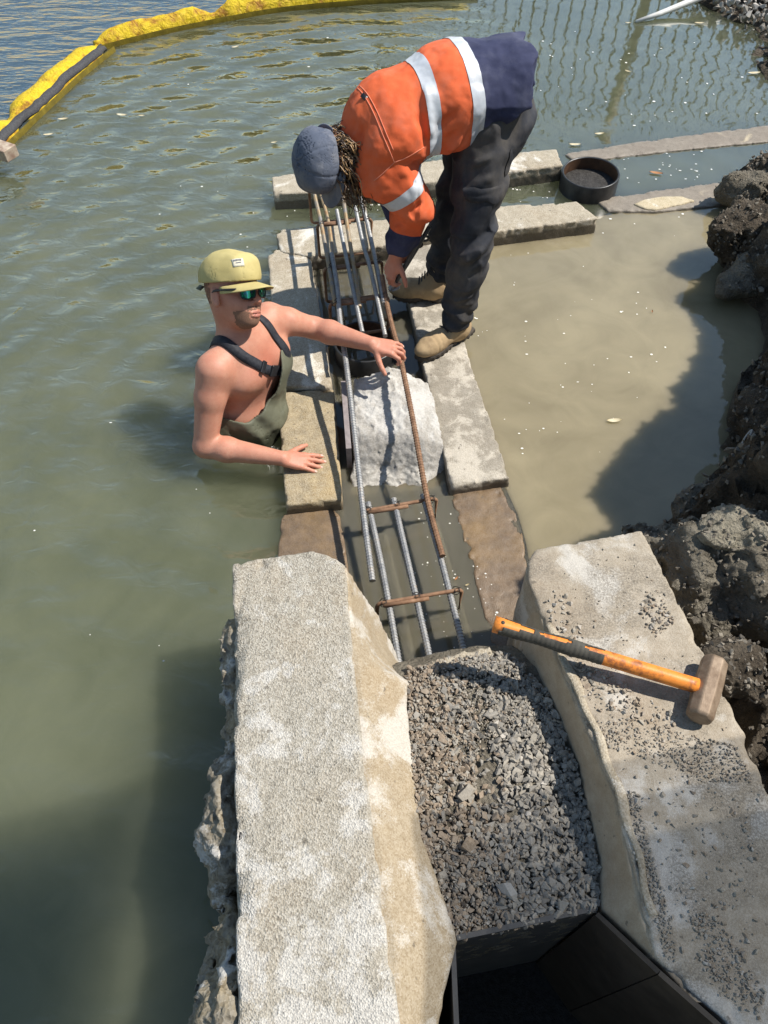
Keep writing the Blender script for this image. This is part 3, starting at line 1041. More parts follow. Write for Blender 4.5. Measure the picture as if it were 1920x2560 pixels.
# concrete lip at the far end of the gravel
concrete_block('concrete_lump', [P(1030, 1672, 0.34), P(1100, 1648, 0.34), P(1160, 1628, 0.34), P(1228, 1615, 0.34), P(1236, 1660, 0.34), P(1180, 1680, 0.34), P(1060, 1700, 0.34)], -0.1, 0.35, M['slab'],
               'broken sandy concrete lump at the far lip of the gravel', 'concrete lump', h=0.007, amp=0.02, seed=91)

# the dark steel pit at the foot of the picture -----------------------------
pit = empty('steel_pit', (0.45, 0.0, -0.6), 'dark open steel pit beside the gravel', 'pit')


def plate(name, a, b, z0, z1, th, mat, parent):
    a, b = np.asarray(a, float)[:2], np.asarray(b, float)[:2]
    d = nrm(b - a)
    nn = np.array([-d[1], d[0]]) * th
    V = []
    for z in (z0, z1):
        for q in (a, b, b + nn, a + nn):
            V.append((q[0], q[1], z))
    return mesh_obj(name, V, [(3, 2, 1, 0), (4, 5, 6, 7), (0, 1, 5, 4), (1, 2, 6, 5), (2, 3, 7, 6), (3, 0, 4, 7)], mat, parent, smooth=False)


pa, pb, pc, pd = P(1143, 2352, ZG), P(1490, 2278, ZG), P(1652, 2426, 0.498), P(1812, 2567, 0.498)
pe = np.array([0.80, -0.7, 0.498])


def plate3(name, a, b, th, mat):
    a, b = np.asarray(a, float), np.asarray(b, float)
    d = nrm((b - a) * [1, 1, 0])
    nn = np.array([d[1], -d[0], 0]) * th
    lo_ = np.array([1, 1, 0])
    V = [a * lo_ + [0, 0, -0.6], b * lo_ + [0, 0, -0.6], (b + nn) * lo_ + [0, 0, -0.6], (a + nn) * lo_ + [0, 0, -0.6], a, b, b + nn, a + nn]
    return mesh_obj(name, V, [(3, 2, 1, 0), (4, 5, 6, 7), (0, 1, 5, 4), (1, 2, 6, 5), (2, 3, 7, 6), (3, 0, 4, 7)], mat, pit, smooth=False)


plate('far_plate', pa, pb, -0.6, ZG + 0.004, 0.012, M['steel_dark'], pit)
plate3('side_plate', pb + np.array([0.004, -0.004, 0.010]), pc, 0.012, M['steel_brown'])
plate3('side_plate', pc, pd, 0.012, M['steel_brown'])
plate3('side_plate', pd, pe, 0.012, M['steel_brown'])
plate('side_plate', np.array([0.17, -0.7, 0]), pa + np.array([-0.004, -0.006, 0]), -0.6, ZG - 0.006, 0.012, M['steel_dark'], pit)
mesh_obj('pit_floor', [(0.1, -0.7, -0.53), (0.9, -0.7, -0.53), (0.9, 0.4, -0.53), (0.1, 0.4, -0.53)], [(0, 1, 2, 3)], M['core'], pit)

# ------------------------------------------------------------------ soil bank on the right
bank_px = [(1690, -70), (1745, 5), (1830, 55), (1885, 62), (1905, 110), (1880, 135), (1915, 200), (1960, 260), (1965, 330), (1930, 385), (1905, 410), (1840, 440), (1826, 470), (1832, 512), (1885, 532), (1836, 586), (1852, 622), (1862, 642), (1788, 700), (1800, 722), (1855, 748), (1897, 776), (1908, 850),
           (1890, 923), (1842, 974), (1819, 1047), (1826, 1088), (1803, 1118), (1850, 1150), (1915, 1175), (1935, 1215), (1880, 1235), (1760, 1222), (1722, 1262), (1690, 1300), (1652, 1335), (1640, 1380), (1668, 1440), (1700, 1500), (1760, 1600), (1830, 1740)]
bp = [P(*q) for q in bank_px] + [np.array([0.99, 0.75, 0]), np.array([1.03, 0.3, 0]), np.array([1.1, -0.6, 0])]
bl = resample(np.array(bp), 0.022)
prof = np.array([(-0.12, -0.4), (-0.03, -0.14), (-0.01, -0.03), (0.0, 0.015), (0.008, 0.05), (0.02, 0.085), (0.04, 0.115), (0.06, 0.16), (0.09, 0.22), (0.12, 0.29), (0.16, 0.38), (0.20, 0.47), (0.25, 0.58), (0.30, 0.70), (0.36, 0.82), (0.42, 0.92), (0.50, 1.0), (0.62, 1.06), (0.8, 1.08), (1.1, 1.08), (1.6, 1.06), (3.0, 1.0)])
prof_r = resample(np.c_[prof, np.zeros(len(prof))][:, [0, 2, 1]], 0.02)[:, [0, 2]]
out_dir = np.zeros_like(bl)
T = np.gradient(bl, axis=0)
for k in range(len(bl)):
    a, b = max(0, k - 18), min(len(bl) - 1, k + 18)
    d = bl[b] - bl[a]
    q = np.array([-d[1], d[0], 0])
    if q[0] < 0:
        q = -q
    out_dir[k] = nrm(nrm(q) * 0.5 + np.array([1.0, -0.05, 0]))
rows = []
near_fac = np.interp(-bl[:, 1], [-6.5, -5.0, -4.2, -2.4, -1.9, -1.4, -0.9, 0.6], [0.12, 0.18, 0.55, 1.55, 1.75, 0.58, 0.30, 0.20])
lift = np.interp(-bl[:, 1], [-1.9, -1.4, -0.9, 0.6], [0.0, 0.10, 0.24, 0.28])
for k in range(len(bl)):
    q = bl[k][None, :] + out_dir[k][None, :] * prof_r[:, :1]
    q[:, 2] = prof_r[:, 1] * np.where(prof_r[:, 1] > 0, near_fac[k], 1) + np.where(prof_r[:, 0] >= 0, lift[k] * np.clip(prof_r[:, 0] / 0.05, 0, 1), 0)
    rows.append(q)
G = np.array(rows)
nr, nc_ = G.shape[:2]
V = G.reshape(-1, 3)
lump = fbm(V * 5.0, 101, 4, 0.55)
lump2 = fbm(V * 21.0, 105, 3, 0.6)
amt = np.clip((V[:, 2] + 0.02) / 0.08, 0.0, 1.0)
rid = np.abs(fbm(V * 8.0, 108, 2)) + 0.45 * np.abs(fbm(V * 26.0, 109, 2))
V = V + (amt * (0.15 * lump + 0.040 * lump2 - 0.20 * (rid - 0.17)))[:, None] * np.array([-0.55, -0.2, 0.95])
ii, jj = np.meshgrid(np.arange(nr - 1), np.arange(nc_ - 1), indexing='ij')
Q = np.stack([ii * nc_ + jj, ii * nc_ + jj + 1, (ii + 1) * nc_ + jj + 1, (ii + 1) * nc_ + jj], -1).reshape(-1, 4)
bank = mesh_obj('earth_bank', V, Q, M['soil'], loc=(1.8, 2.5, 0))
props(bank, kind='structure')
bm = bmesh.new()
bm.from_mesh(bank.data)
bmesh.ops.recalc_face_normals(bm, faces=bm.faces)
if sum(f.normal.z for f in bm.faces) < 0:
    bmesh.ops.reverse_faces(bm, faces=bm.faces)
bm.to_mesh(bank.data)
bm.free()

G_CL = 'clods of soil along the bank'
boulder('clod', P(1712, 1450, 0.25), (0.17, 0.19, 0.20), M['clod'], 'big grey brown clod beside the right wall\'s far end', 'clod', 111, 0.30, 0.009, G_CL, 0.4, 6)
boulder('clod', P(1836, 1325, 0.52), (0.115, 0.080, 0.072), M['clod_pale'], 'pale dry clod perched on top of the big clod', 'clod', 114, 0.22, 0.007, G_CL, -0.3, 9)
boulder('clod', P(1768, 1262, 0.16), (0.15, 0.09, 0.08), M['clod'], 'shaded grey clod at the water\'s edge behind the pale dry one', 'clod', 117, 0.30, 0.008, G_CL, 0.2, 8)
boulder('clod', P(1880, 1450, 0.34), (0.20, 0.16, 0.15), M['clod'], 'wide crumbly clod at the right edge under the pale one', 'clod', 120, 0.34, 0.009, G_CL, 0.7, 7)
boulder('clod', P(1868, 694, 0.10), (0.17, 0.09, 0.08), M['clod'], 'pointed grey brown clod jutting over the silty pond', 'clod', 123, 0.30, 0.010, G_CL, 0.5, 6)
boulder('clod', P(1880, 470, 0.10), (0.24, 0.13, 0.11), M['clod'], 'rounded grey brown clod at the end of the short awash slab', 'clod', 126, 0.22, 0.010, G_CL, 0.2, 6)
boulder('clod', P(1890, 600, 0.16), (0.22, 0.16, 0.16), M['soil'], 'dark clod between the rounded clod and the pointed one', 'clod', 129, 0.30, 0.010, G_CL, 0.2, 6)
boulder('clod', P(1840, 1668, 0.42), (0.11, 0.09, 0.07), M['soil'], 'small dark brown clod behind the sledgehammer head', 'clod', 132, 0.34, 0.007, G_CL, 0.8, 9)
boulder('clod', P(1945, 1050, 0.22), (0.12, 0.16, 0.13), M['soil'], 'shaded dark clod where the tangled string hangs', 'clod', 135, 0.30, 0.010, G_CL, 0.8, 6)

# loose crumbs on the bank and pebbles on the right wall
def drop(poly, n, z, rlo, rhi, tone, pw=1.0):
    a = np.array([q for q in poly], float)
    w = sample_poly(poly, n)
    return [((x, y, (z(x, y) if callable(z) else z) + 0.0), rlo + (rhi - rlo) * rng.random() ** pw, tone()) for x, y in w]


S = []
dark = lambda: rng.uniform(0.55, 1.0)
ZS = ZT + 0.002
def wp(*q):
    return [np.array(P(a, b, ZT)[:2]) for a, b in q]
S += drop(wp((1348, 1470), (1420, 1480), (1470, 1620), (1430, 1650), (1375, 1560)), 55, ZS, 0.003, 0.012, dark, 1.6)
S += drop(wp((1600, 1480), (1660, 1470), (1690, 1560), (1640, 1600), (1600, 1540)), 120, ZS, 0.002, 0.009, dark, 2)
S += drop(wp((1405, 1640), (1520, 1680), (1700, 1790), (1690, 1840), (1500, 1790), (1440, 1740)), 200, ZS, 0.002, 0.010, dark, 1.6)
S += drop(wp((1470, 1800), (1560, 1800), (1850, 1860), (1890, 1960), (1760, 1960), (1600, 1900), (1490, 1860)), 1000, ZS, 0.0012, 0.0055, lambda: rng.uniform(0.5, 0.95), 2)
S += drop(wp((1350, 1400), (1590, 1350), (1800, 1760), (1900, 2000), (1480, 1790)), 160, ZS, 0.001, 0.005, dark, 2)
S += drop(wp((1500, 1880), (1900, 1980), (1900, 2560), (1790, 2500), (1640, 2340)), 260, ZS, 0.002, 0.008, dark, 2.2)
S += drop(wp((1700, 2240), (1800, 2300), (1920, 2480), (1900, 2560), (1790, 2480)), 420, ZS, 0.0012, 0.006, dark, 2)
S += drop(wp((1560, 1980), (1590, 1975), (1680, 2290), (1700, 2420), (1660, 2400)), 520, ZS, 0.0012, 0.0045, lambda: rng.uniform(0.45, 0.8), 1.5)
sc_ = scatter_stones('pebbles', [s[0] for s in S], [s[1] for s in S], [s[2] for s in S], M['gravel'])
props(sc_, kind='stuff')
# crumbs over the bank: drop them on the bank mesh
bmV = V
sel = np.where((V[:, 2] > 0.06) & (V[:, 0] < 2.6) & (V[:, 1] > 0.2) & (V[:, 1] < 4.6))[0]
pick = rng.choice(sel, 5200)
near = V[pick][:, 1] < 1.75
props(scatter_stones('crumbled_soil', V[pick] + rng.uniform(-0.012, 0.012, (len(pick), 3)) + [0, 0, 0.004], np.where(near, rng.uniform(0.003, 0.014, len(pick)), rng.uniform(0.004, 0.018, len(pick))), rng.uniform(0.0, 0.85, len(pick)) , M['crumb'], 0.35), kind='stuff')
cv = np.concatenate([q[q[:, 2] > np.percentile(q[:, 2], 45)] for q in CLODS])
pick = rng.choice(len(cv), 3800)
props(scatter_stones('clod_crumbs', cv[pick] + rng.uniform(-0.006, 0.006, (len(pick), 3)), 0.0022 + 0.010 * rng.random(len(pick)) ** 2.2, rng.uniform(0.2, 0.95, len(pick)), M['crumb'], 0.35), kind='stuff')
# shingle in the far corner
gp = [np.array(P(a, b, 0.03)[:2]) for a, b in ((1640, -60), (1745, 8), (1830, 58), (1890, 78), (1935, 200), (2200, 200), (2300, -200))]
w = sample_poly(gp, 2600)
props(scatter_stones('shingle', [(x, y, 0.02 + 0.13 * rng.random()) for x, y in w], rng.uniform(0.012, 0.03, len(w)), np.where(rng.random(len(w)) < 0.5, 0.98, 0.2), M['gravel']), kind='stuff')

# ------------------------------------------------------------------ black pipe rings
def ring_thing(name, c, R, z0, z1, th, label, tilt=(0, 0)):
    t = empty(name, (c[0], c[1], z0), label, 'pipe', 'black pipe rings standing in the water')
    n_ = 64
    th_ = np.arange(n_) * 2 * math.pi / n_

    def circ(r, z):
        x, y = r * np.cos(th_), r * np.sin(th_)
        return np.c_[c[0] + x, c[1] + y, z + x * tilt[0] + y * tilt[1]]

    def strip(nm, loops, mat, smooth=True):
        V = np.concatenate(loops)
        F_ = []
        for i in range(len(loops) - 1):
            for j in range(n_):
                k = (j + 1) % n_
                F_.append((i * n_ + j, i * n_ + k, (i + 1) * n_ + k, (i + 1) * n_ + j))
        return mesh_obj(nm, V, F_, mat, t, smooth=smooth)

    strip('outer_wall', [circ(R, z0), circ(R * 1.004, (z0 + z1) / 2), circ(R, z1 - 0.004), circ(R - 0.003, z1), circ(R - th + 0.003, z1), circ(R - th, z1 - 0.004)], M['pipe'])
    strip('inner_wall', [circ(R - th, z1 - 0.004), circ(R - th, z0)], M['pipe_in'])
    return t, circ


r1t, r1c = ring_thing('pipe_ring', P(913, 852, 0.09), 0.150, -0.25, 0.092, 0.012, 'black pipe ring under the rebar cage beside the mortar heap')
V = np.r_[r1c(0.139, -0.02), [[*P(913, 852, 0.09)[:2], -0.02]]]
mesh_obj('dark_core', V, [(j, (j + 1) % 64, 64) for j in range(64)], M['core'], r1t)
r2t, r2c = ring_thing('pipe_ring', P(1477, 432, 0.10), 0.167, -0.2, 0.105, 0.012, 'black pipe ring standing alone near the awash slabs', (0.02, 0.03))
xy = []
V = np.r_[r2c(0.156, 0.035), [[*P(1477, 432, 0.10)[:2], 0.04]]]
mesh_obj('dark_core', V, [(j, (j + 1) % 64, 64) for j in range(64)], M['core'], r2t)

# ------------------------------------------------------------------ reinforcing steel
def bar_mesh(name, px, r, mat, parent=None, ribs=True, world=False):
    pts = px if world else [P(*q) for q in px]
    pts = resample(spline(pts, 60), 0.0031 if ribs else 0.012)
    k = np.arange(len(pts))
    rr = np.where((k % 4) < 2, r * 1.16, r * 0.95) if ribs else np.full(len(pts), r)
    b = MB()
    b.tube(pts, rr, 8)
    return b.build(name, mat, parent, loc=pts[0], smooth=not ribs)


def stirrup_mesh(tl, tr, z0, parent, mat, r=0.0078, hook=True):
    tl, tr = np.asarray(tl, float), np.asarray(tr, float)
    d = nrm(tr - tl)
    tl, tr = tl - d * 0.022, tr + d * 0.022
    dn = np.array([0, 0, z0 - (tl[2] + tr[2]) / 2])
    c = [tl, tr, tr + dn, tl + dn]
    rad = 0.022
    pts = []
    for i in range(4):
        a, b, e = c[i - 1], c[i], c[(i + 1) % 4]
        d1, d2 = nrm(a - b), nrm(e - b)
        for t in np.linspace(0, 1, 6):
            pts.append((b + d1 * rad) * (1 - t) ** 2 + 2 * t * (1 - t) * (b + (d1 + d2) * rad * 0.0) + (b + d2 * rad) * t ** 2)
    pts.append(pts[0])
    b = MB()
    b.tube(np.array(pts), r, 8, cap=False)
    if hook:
        nn = np.array([d[1], -d[0], 0]) * 0.012
        b.tube(np.array([tl + d * 0.02 + nn, (tl + tr) / 2 + d * 0.03 + nn * 1.15]), r, 8)
    return b.build('stirrup', mat, parent)


def tie(parent, p, s):
    b = MB()
    for k in range(2):
        th = np.linspace(0, 2 * math.pi, 14)
        R_ = Matrix.Rotation(0.8 + 1.5 * k, 3, 'Z') @ Matrix.Rotation(0.7, 3, 'X')
        ring = np.c_[np.cos(th) * s, np.zeros(14), np.sin(th) * s] @ np.array(R_).T + p
        b.tube(ring, 0.0016, 5, cap=False)
    b.tube(np.array([p + [0, 0, s], p + [0.006, -0.006, s + 0.012], p + [0.014, -0.004, s + 0.016]]), 0.0016, 5)
    return b.build('tie_wire', M['wire'], parent)


M['wire'] = mat_simple('black_tie_wire', (0.02, 0.018, 0.016), (0.06, 0.045, 0.035), 60, 0.5, 0.2, spec=0.5, metal=0.4)
ZC = 0.31
cage = empty('rebar_cage', P(870, 640, 0.1), 'rusty and grey rebar cage below the bending man', 'rebar cage', 'rebar cages of the channel')
for px, mt in (([(780, 440, ZC), (787, 490, ZC), (803, 559, ZC), (821, 660, ZC), (838, 762, ZC)], 'rebar_mix'), ([(850, 440, ZC), (856, 480, ZC), (866, 550, ZC), (883, 659, ZC), (899, 769, ZC)], 'rebar_mix'),
               ([(893, 440, ZC), (901, 494, ZC), (917, 552, ZC), (940, 656, ZC), (960, 760, ZC)], 'rebar'), ([(842, 526, ZC), (867, 650, ZC), (888, 747, ZC), (906, 832, ZC)], 'rebar'),
               ([(888, 518, ZC), (908, 611, ZC), (923, 661, ZC), (941, 738, ZC), (963, 840, ZC)], 'rebar'), ([(797, 470, 0.12), (822, 560, 0.12), (838, 690, 0.12), (856, 800, 0.12)], 'rebar_mix'),
               ([(905, 470, 0.12), (918, 560, 0.12), (945, 690, 0.12), (964, 800, 0.12)], 'rebar_mix')):
    bar_mesh('bar', px, 0.0090, M[mt], cage)
for (a, b) in (((783, 474), (897, 463)), ((804, 560), (918, 548)), ((822, 670), (944, 655)), ((836, 758), (958, 742))):
    o = stirrup_mesh(P(*a, ZC - 0.012), P(*b, ZC - 0.012), 0.105, cage, M['rust'])
    tie(cage, P(*a, ZC), 0.014)
    tie(cage, P(*b, ZC), 0.014)
cage2 = empty('rebar_cage', P(1040, 1440, -0.1), 'half sunken rebar cage in front of the gravel, near the camera', 'rebar cage', 'rebar cages of the channel')
for px, mt in (([(920, 1258, 0.13), (955, 1420, 0.125), (990, 1614, 0.12), (1010, 1740, 0.12)], 'rebar'), ([(984, 1248, 0.13), (1030, 1450, 0.125), (1077, 1656, 0.12), (1095, 1740, 0.12)], 'rebar'),
               ([(1057, 1238, 0.13), (1108, 1420, 0.125), (1163, 1640, 0.12), (1185, 1740, 0.12)], 'rebar'), ([(960, 1330, -0.05), (1000, 1500, -0.05), (1040, 1680, -0.05)], 'rebar'), ([(1090, 1310, -0.05), (1140, 1480, -0.05), (1185, 1640, -0.05)], 'rebar')):
    bar_mesh('bar', px, 0.0108, M[mt], cage2)
for (a, b) in (((920, 1276), (1078, 1248)), ((958, 1507), (1140, 1476))):
    stirrup_mesh(P(*a, 0.137), P(*b, 0.137), -0.085, cage2, M['rust'], 0.0075)
    for q in (a, b, ((a[0] + b[0]) / 2 - 8, (a[1] + b[1]) / 2)):
        tie(cage2, P(q[0], q[1], 0.135), 0.015)
o = bar_mesh('long_bar', [(829, 635, ZC + 0.0), (843, 720, ZC), (850, 800, 0.305), (868, 930, 0.265), (888, 1100, 0.205), (908, 1280, 0.165), (931, 1452, 0.145)], 0.0108, M['rebar'])
props(o, 'long loose grey ribbed bar over the left of the mortar heap', 'steel bar', 'loose steel bars laid between the two cages')
o = bar_mesh('long_bar', [(955, 690, 0.315), (969, 770, 0.31), (985, 835, 0.30), (1000, 890, 0.285), (1034, 1060, 0.225), (1068, 1247, 0.165), (1106, 1390, 0.15)], 0.0105, M['rust'])
props(o, 'long rusty orange bar held by the man in waders', 'steel bar', 'loose steel bars laid between the two cages')

# ------------------------------------------------------------------ sledgehammer
def axes(d, up=(0, 0, 1)):
    d = nrm(d)
    s_ = nrm(np.cross(d, up))
    return np.stack([d, s_, np.cross(s_, d)])


ham = empty('sledgehammer', P(1760, 1735, ZT), 'sledgehammer with an orange and black handle lying on the right wall', 'hammer')
hb = P(1235, 1560, 0.585)
he = P(1733, 1712, 0.553)
dh = nrm(he - hb)
Rh = axes(dh)
nH = NT('orange_fibreglass')
cc = nH.ramp(nH.noise(25, 6, 0.7), [(0.38, (0.30, 0.10, 0.03)), (0.5, (0.72, 0.235, 0.035)), (0.7, (0.80, 0.29, 0.05))])
M['orange'] = nH.pbr(cc, 0.45, nH.bump(nH.noise(160, 4, 0.6), 0.2, 0.002), 0.4)
M['grip'] = mat_simple('black_rubber_grip', (0.035, 0.033, 0.028), (0.085, 0.08, 0.066), 30, 0.75, 0.3)
M['hammer_steel'] = mat_simple('rusty_hammer_steel', (0.12, 0.075, 0.045), (0.30, 0.225, 0.16), 22, 0.6, 0.5, 0.003, spec=0.4, metal=0.3)
L = float(np.linalg.norm(he - hb))


def handle_part(name, t0, t1, r, mat, flatw=1.22, off=0.0):
    ts = np.linspace(t0, t1, 26)
    b = MB()
    b.tube(np.array([hb + dh * L * t + Rh[2] * off for t in ts]), np.array([r(t) for t in ts]), 20, flat=flatw * 0.8, up=Rh[2])
    return b.build(name, mat, ham)


wid = lambda t: 0.021 + 0.004 * math.exp(-((t - 0.0) / 0.05) ** 2) + 0.0015 * math.sin(t * 20) * (t < 0.5)
handle_part('shaft', 0.0, 1.02, lambda t: wid(t) * (1.02 if t > 0.52 else 0.97), M['orange'])
# rubber grip: the black sleeve leaves orange windows along the top
V_, F_ = [], []
nt_, ns_ = 90, 36
for i in range(nt_):
    t = 0.03 + (0.555 - 0.03) * i / (nt_ - 1)
    for j in range(ns_):
        a = 2 * math.pi * j / ns_
        r = wid(t) * 1.07 + 0.0006 * math.sin(t * 260)
        V_.append(hb + dh * L * t + Rh[1] * math.cos(a) * r + Rh[2] * math.sin(a) * r * 0.976)
for i in range(nt_ - 1):
    t = 0.03 + (0.555 - 0.03) * (i + 0.5) / (nt_ - 1)
    for j in range(ns_):
        a = 2 * math.pi * (j + 0.5) / ns_
        top = math.atan2(math.sin(a - 1.75), math.cos(a - 1.75))
        win = (0.0 < t < 0.20 and abs(top) < 0.62 - 0.25 * (t > 0.13)) or (((t - 0.31) / 0.085) ** 2 + (top / 0.36) ** 2 < 1) or (t > 0.455 and abs(top) < 0.42 * min(1, (t - 0.445) / 0.05)) or (t < 0.05 and abs(top) < 1.2)
        if not win:
            k = (j + 1) % ns_
            F_.append((i * ns_ + j, i * ns_ + k, (i + 1) * ns_ + k, (i + 1) * ns_ + j))
go = mesh_obj('grip', V_, F_, M['grip'], ham)
sm = go.modifiers.new('thick', 'SOLIDIFY')
sm.thickness = 0.0015
sm.offset = 1
hole = MB()
hole.tube(np.array([hb + dh * 0.022 - Rh[2] * 0.02, hb + dh * 0.022 + Rh[2] * 0.0235]), 0.0055, 12)
hole.build('hang_hole', M['grip'], ham)
# head: an eight sided block with bevelled, slightly mushroomed ends
hc = P(1768, 1722, 0.538)
ha, hz = P(1788, 1650, 0.541), P(1745, 1805, 0.541)
ax = nrm(hz - ha)
Ra = axes(ax)
b = MB()
HL = 0.096
prof_ = [(-HL, 0.028), (-HL + 0.008, 0.034), (-0.052, 0.0345), (-0.034, 0.036), (0.034, 0.036), (0.052, 0.0345), (HL - 0.008, 0.034), (HL, 0.028)]
V_ = []
for (t, r) in prof_:
    for j in range(8):
        a = (j + 0.5) * math.pi / 4
        V_.append(hc + ax * t + (Ra[1] * math.cos(a) + Ra[2] * math.sin(a)) * r / math.cos(math.pi / 8))
F_ = [(i * 8 + j, i * 8 + (j + 1) % 8, (i + 1) * 8 + (j + 1) % 8, (i + 1) * 8 + j) for i in range(7) for j in range(8)] + [tuple(range(8))[::-1], tuple(56 + j for j in range(8))]
ho = mesh_obj('head', V_, F_, M['hammer_steel'], ham, smooth=False)
bv = ho.modifiers.new('bev', 'BEVEL')
bv.width = 0.0035
bv.segments = 2

# ------------------------------------------------------------------ silt boom
nB = NT('yellow_boom_fabric')
yc = nB.ramp(nB.noise(7, 6, 0.7, dist=0.4), [(0.36, (0.34, 0.15, 0.012)), (0.48, (0.62, 0.42, 0.010)), (0.7, (0.72, 0.53, 0.012))])
M['boom'] = nB.pbr(yc, 0.55, nB.bump(nB.noise(22, 5, 0.65, dist=0.8), 0.9, 0.03), 0.35)
M['strap'] = mat_simple('black_webbing', (0.03, 0.03, 0.032), (0.085, 0.083, 0.085), 90, 0.8, 0.4)
M['boom_wet'] = mat_simple('wet_olive_boom_skirt', (0.10, 0.075, 0.008), (0.19, 0.14, 0.014), 20, 0.35, 0.4, 0.01)


def boom_section(path, label, hgt, fold, strap_pos, wid_=0.075, seed=0, skirt=True, strap=True):
    path = np.asarray(path, float)
    t = empty('silt_boom', (path[0][0], path[0][1], 0), label, 'floating boom', 'yellow sections of the silt boom')
    pts = resample(spline(path, 50), 0.03)
    T = np.gradient(pts, axis=0)
    T /= np.linalg.norm(T, axis=1)[:, None]
    S_ = np.c_[T[:, 1], -T[:, 0], np.zeros(len(T))]              # towards the enclosed water
    if (S_[:, 1].mean()) > 0:
        S_ = -S_
    prof_ = [(-1.0, -0.3), (-1.02, 0.15), (-0.85, 0.55), (-0.45, 0.85), (0.0, 0.95), (0.4, 0.85), (0.75, 0.5), (0.98, 0.1), (1.0, -0.4)]
    rows = []
    end = np.minimum(np.arange(len(pts)), np.arange(len(pts))[::-1]) / 5.0
    sq = np.clip(end, 0.25, 1) ** 0.6
    for k in range(len(pts)):
        w = fbm(np.array([[k * 0.16, 0.3, seed], [k * 0.16, 5.3, seed], [k * 0.35, 9.0, seed]]), seed, 3)
        for (a, b) in prof_:
            wr_ = vnoise(np.array([[k * 0.55 + b, a * 2.1, seed + 3.3]]), seed)[0] - 0.5
            rows.append(pts[k] + S_[k] * (a * wid_ * (0.9 + 0.3 * w[0]) * sq[k]) + np.array([0, 0, 1]) * (b * hgt * (1 + 0.4 * w[1]) * sq[k] + 0.016 * wr_))
    m = len(prof_)
    V = np.array(rows)
    F_ = [(i * m + j, (i + 1) * m + j, (i + 1) * m + j + 1, i * m + j + 1) for i in range(len(pts) - 1) for j in range(m - 1)]
    F_ += [tuple(range(m)), tuple((len(pts) - 1) * m + j for j in range(m))[::-1]]
    mesh_obj('float_cover', V, F_, M['boom'], t)
    Vg = V.reshape(len(pts), m, 3)
    # webbing strap running along the cover
    j0, fr = strap_pos
    c = Vg[:, j0] * (1 - fr) + Vg[:, j0 + 1] * fr
    d = Vg[:, j0 + 1] - Vg[:, j0]
    d /= np.linalg.norm(d, axis=1)[:, None]
    nn = np.cross(T, d)
    nn *= np.sign(nn[:, 2])[:, None]
    hw = 0.027
    if not strap:
        Vg = None
    Vs = np.concatenate([np.stack([c[k] - d[k] * hw + nn[k] * 0.006, c[k] + nn[k] * 0.011, c[k] + d[k] * hw + nn[k] * 0.006, c[k] + d[k] * hw - nn[k] * 0.01, c[k] - d[k] * hw - nn[k] * 0.01]) for k in range(len(pts))])
    Fs = [(i * 5 + j, (i + 1) * 5 + j, (i + 1) * 5 + (j + 1) % 5, i * 5 + (j + 1) % 5) for i in range(len(pts) - 1) for j in range(5)]
    if strap:
        mesh_obj('strap', Vs, Fs, M['strap'], t)
    if skirt:
        q = [pts + S_ * (wid_ * 1.02) + [0, 0, 0.035], pts + S_ * (wid_ * 1.08) + [0, 0, 0.012], pts + S_ * (wid_ * 1.05) + [0, 0, -0.15]]
        Vk = np.stack(q, 1).reshape(-1, 3)
        Fk = [(i * 3 + j, (i + 1) * 3 + j, (i + 1) * 3 + j + 1, i * 3 + j + 1) for i in range(len(pts) - 1) for j in range(2)]
        mesh_obj('skirt', Vk, Fk, M['boom_wet'], t)
    return t


boom_section([P(-330, 640), P(-150, 480), P(-20, 360), P(36, 308)], 'yellow boom section with a black strap at the left edge', 0.085, 0, (5, 0.9), 0.125, 3)
boom_section([P(34, 309), P(110, 240), P(170, 185), P(250, 122)], 'slanting yellow boom section with a black strap, left of the corner', 0.085, 0, (5, 0.9), 0.125, 8)
boom_section([P(238, 118), P(320, 96), P(430, 70), P(538, 48)], 'bright yellow boom section just right of the corner', 0.115, 0, (2, 0.2), 0.08, 13, True, False)
boom_section([P(530, 49), P(700, 20), P(900, 2), P(1190, -12)], 'far yellow boom section along the top of the picture', 0.115, 0, (2, 0.2), 0.08, 18, True, False)
b = MB()
b.box(P(-2, 374, 0.12), (0.05, 0.10, 0.035), Matrix.Rotation(math.radians(-62), 3, 'Z'))
o = b.build('timber_block', mat_simple('weathered_timber', (0.22, 0.14, 0.10), (0.50, 0.42, 0.32), 25, 0.8, 0.5), smooth=False)
bv = o.modifiers.new('bev', 'BEVEL')
bv.width = 0.004
props(o, 'short sawn timber end resting on the yellow boom at the left edge', 'timber')

# ------------------------------------------------------------------ white pole, string, fence beyond the frame
b = MB()
b.tube(np.array([P(1590, 54, 0.01), P(1650, 34, 0.03), P(1760, -10, 0.09), P(1950, -95, 0.2)]), [0.012, 0.02, 0.026, 0.026], 12)
props(b.build('white_pole', mat_simple('white_plastic_pole', (0.55, 0.53, 0.48), (0.72, 0.70, 0.65), 20, 0.5, 0.1)), 'white pole slanting from the shingle into the water', 'pole')
st = [P(1930, 1060, 0.26), P(1880, 1090, 0.24), P(1858, 1130, 0.22), P(1842, 1140, 0.22), P(1838, 1125, 0.22), P(1858, 1118, 0.23), P(1868, 1140, 0.22), P(1855, 1153, 0.22), P(1850, 1125, 0.24), P(1862, 1095, 0.25), P(1880, 1075, 0.26), P(1866, 1110, 0.25), P(1852, 1160, 0.20), P(1840, 1195, 0.16), P(1826, 1218, 0.10)]
b = MB()
b.tube(spline(st, 120), 0.0035, 6)
props(b.build('string', mat_simple('grey_string', (0.30, 0.28, 0.25), (0.48, 0.45, 0.40), 90, 0.9, 0.2)), 'tangled grey string hanging on the dark bank', 'string')

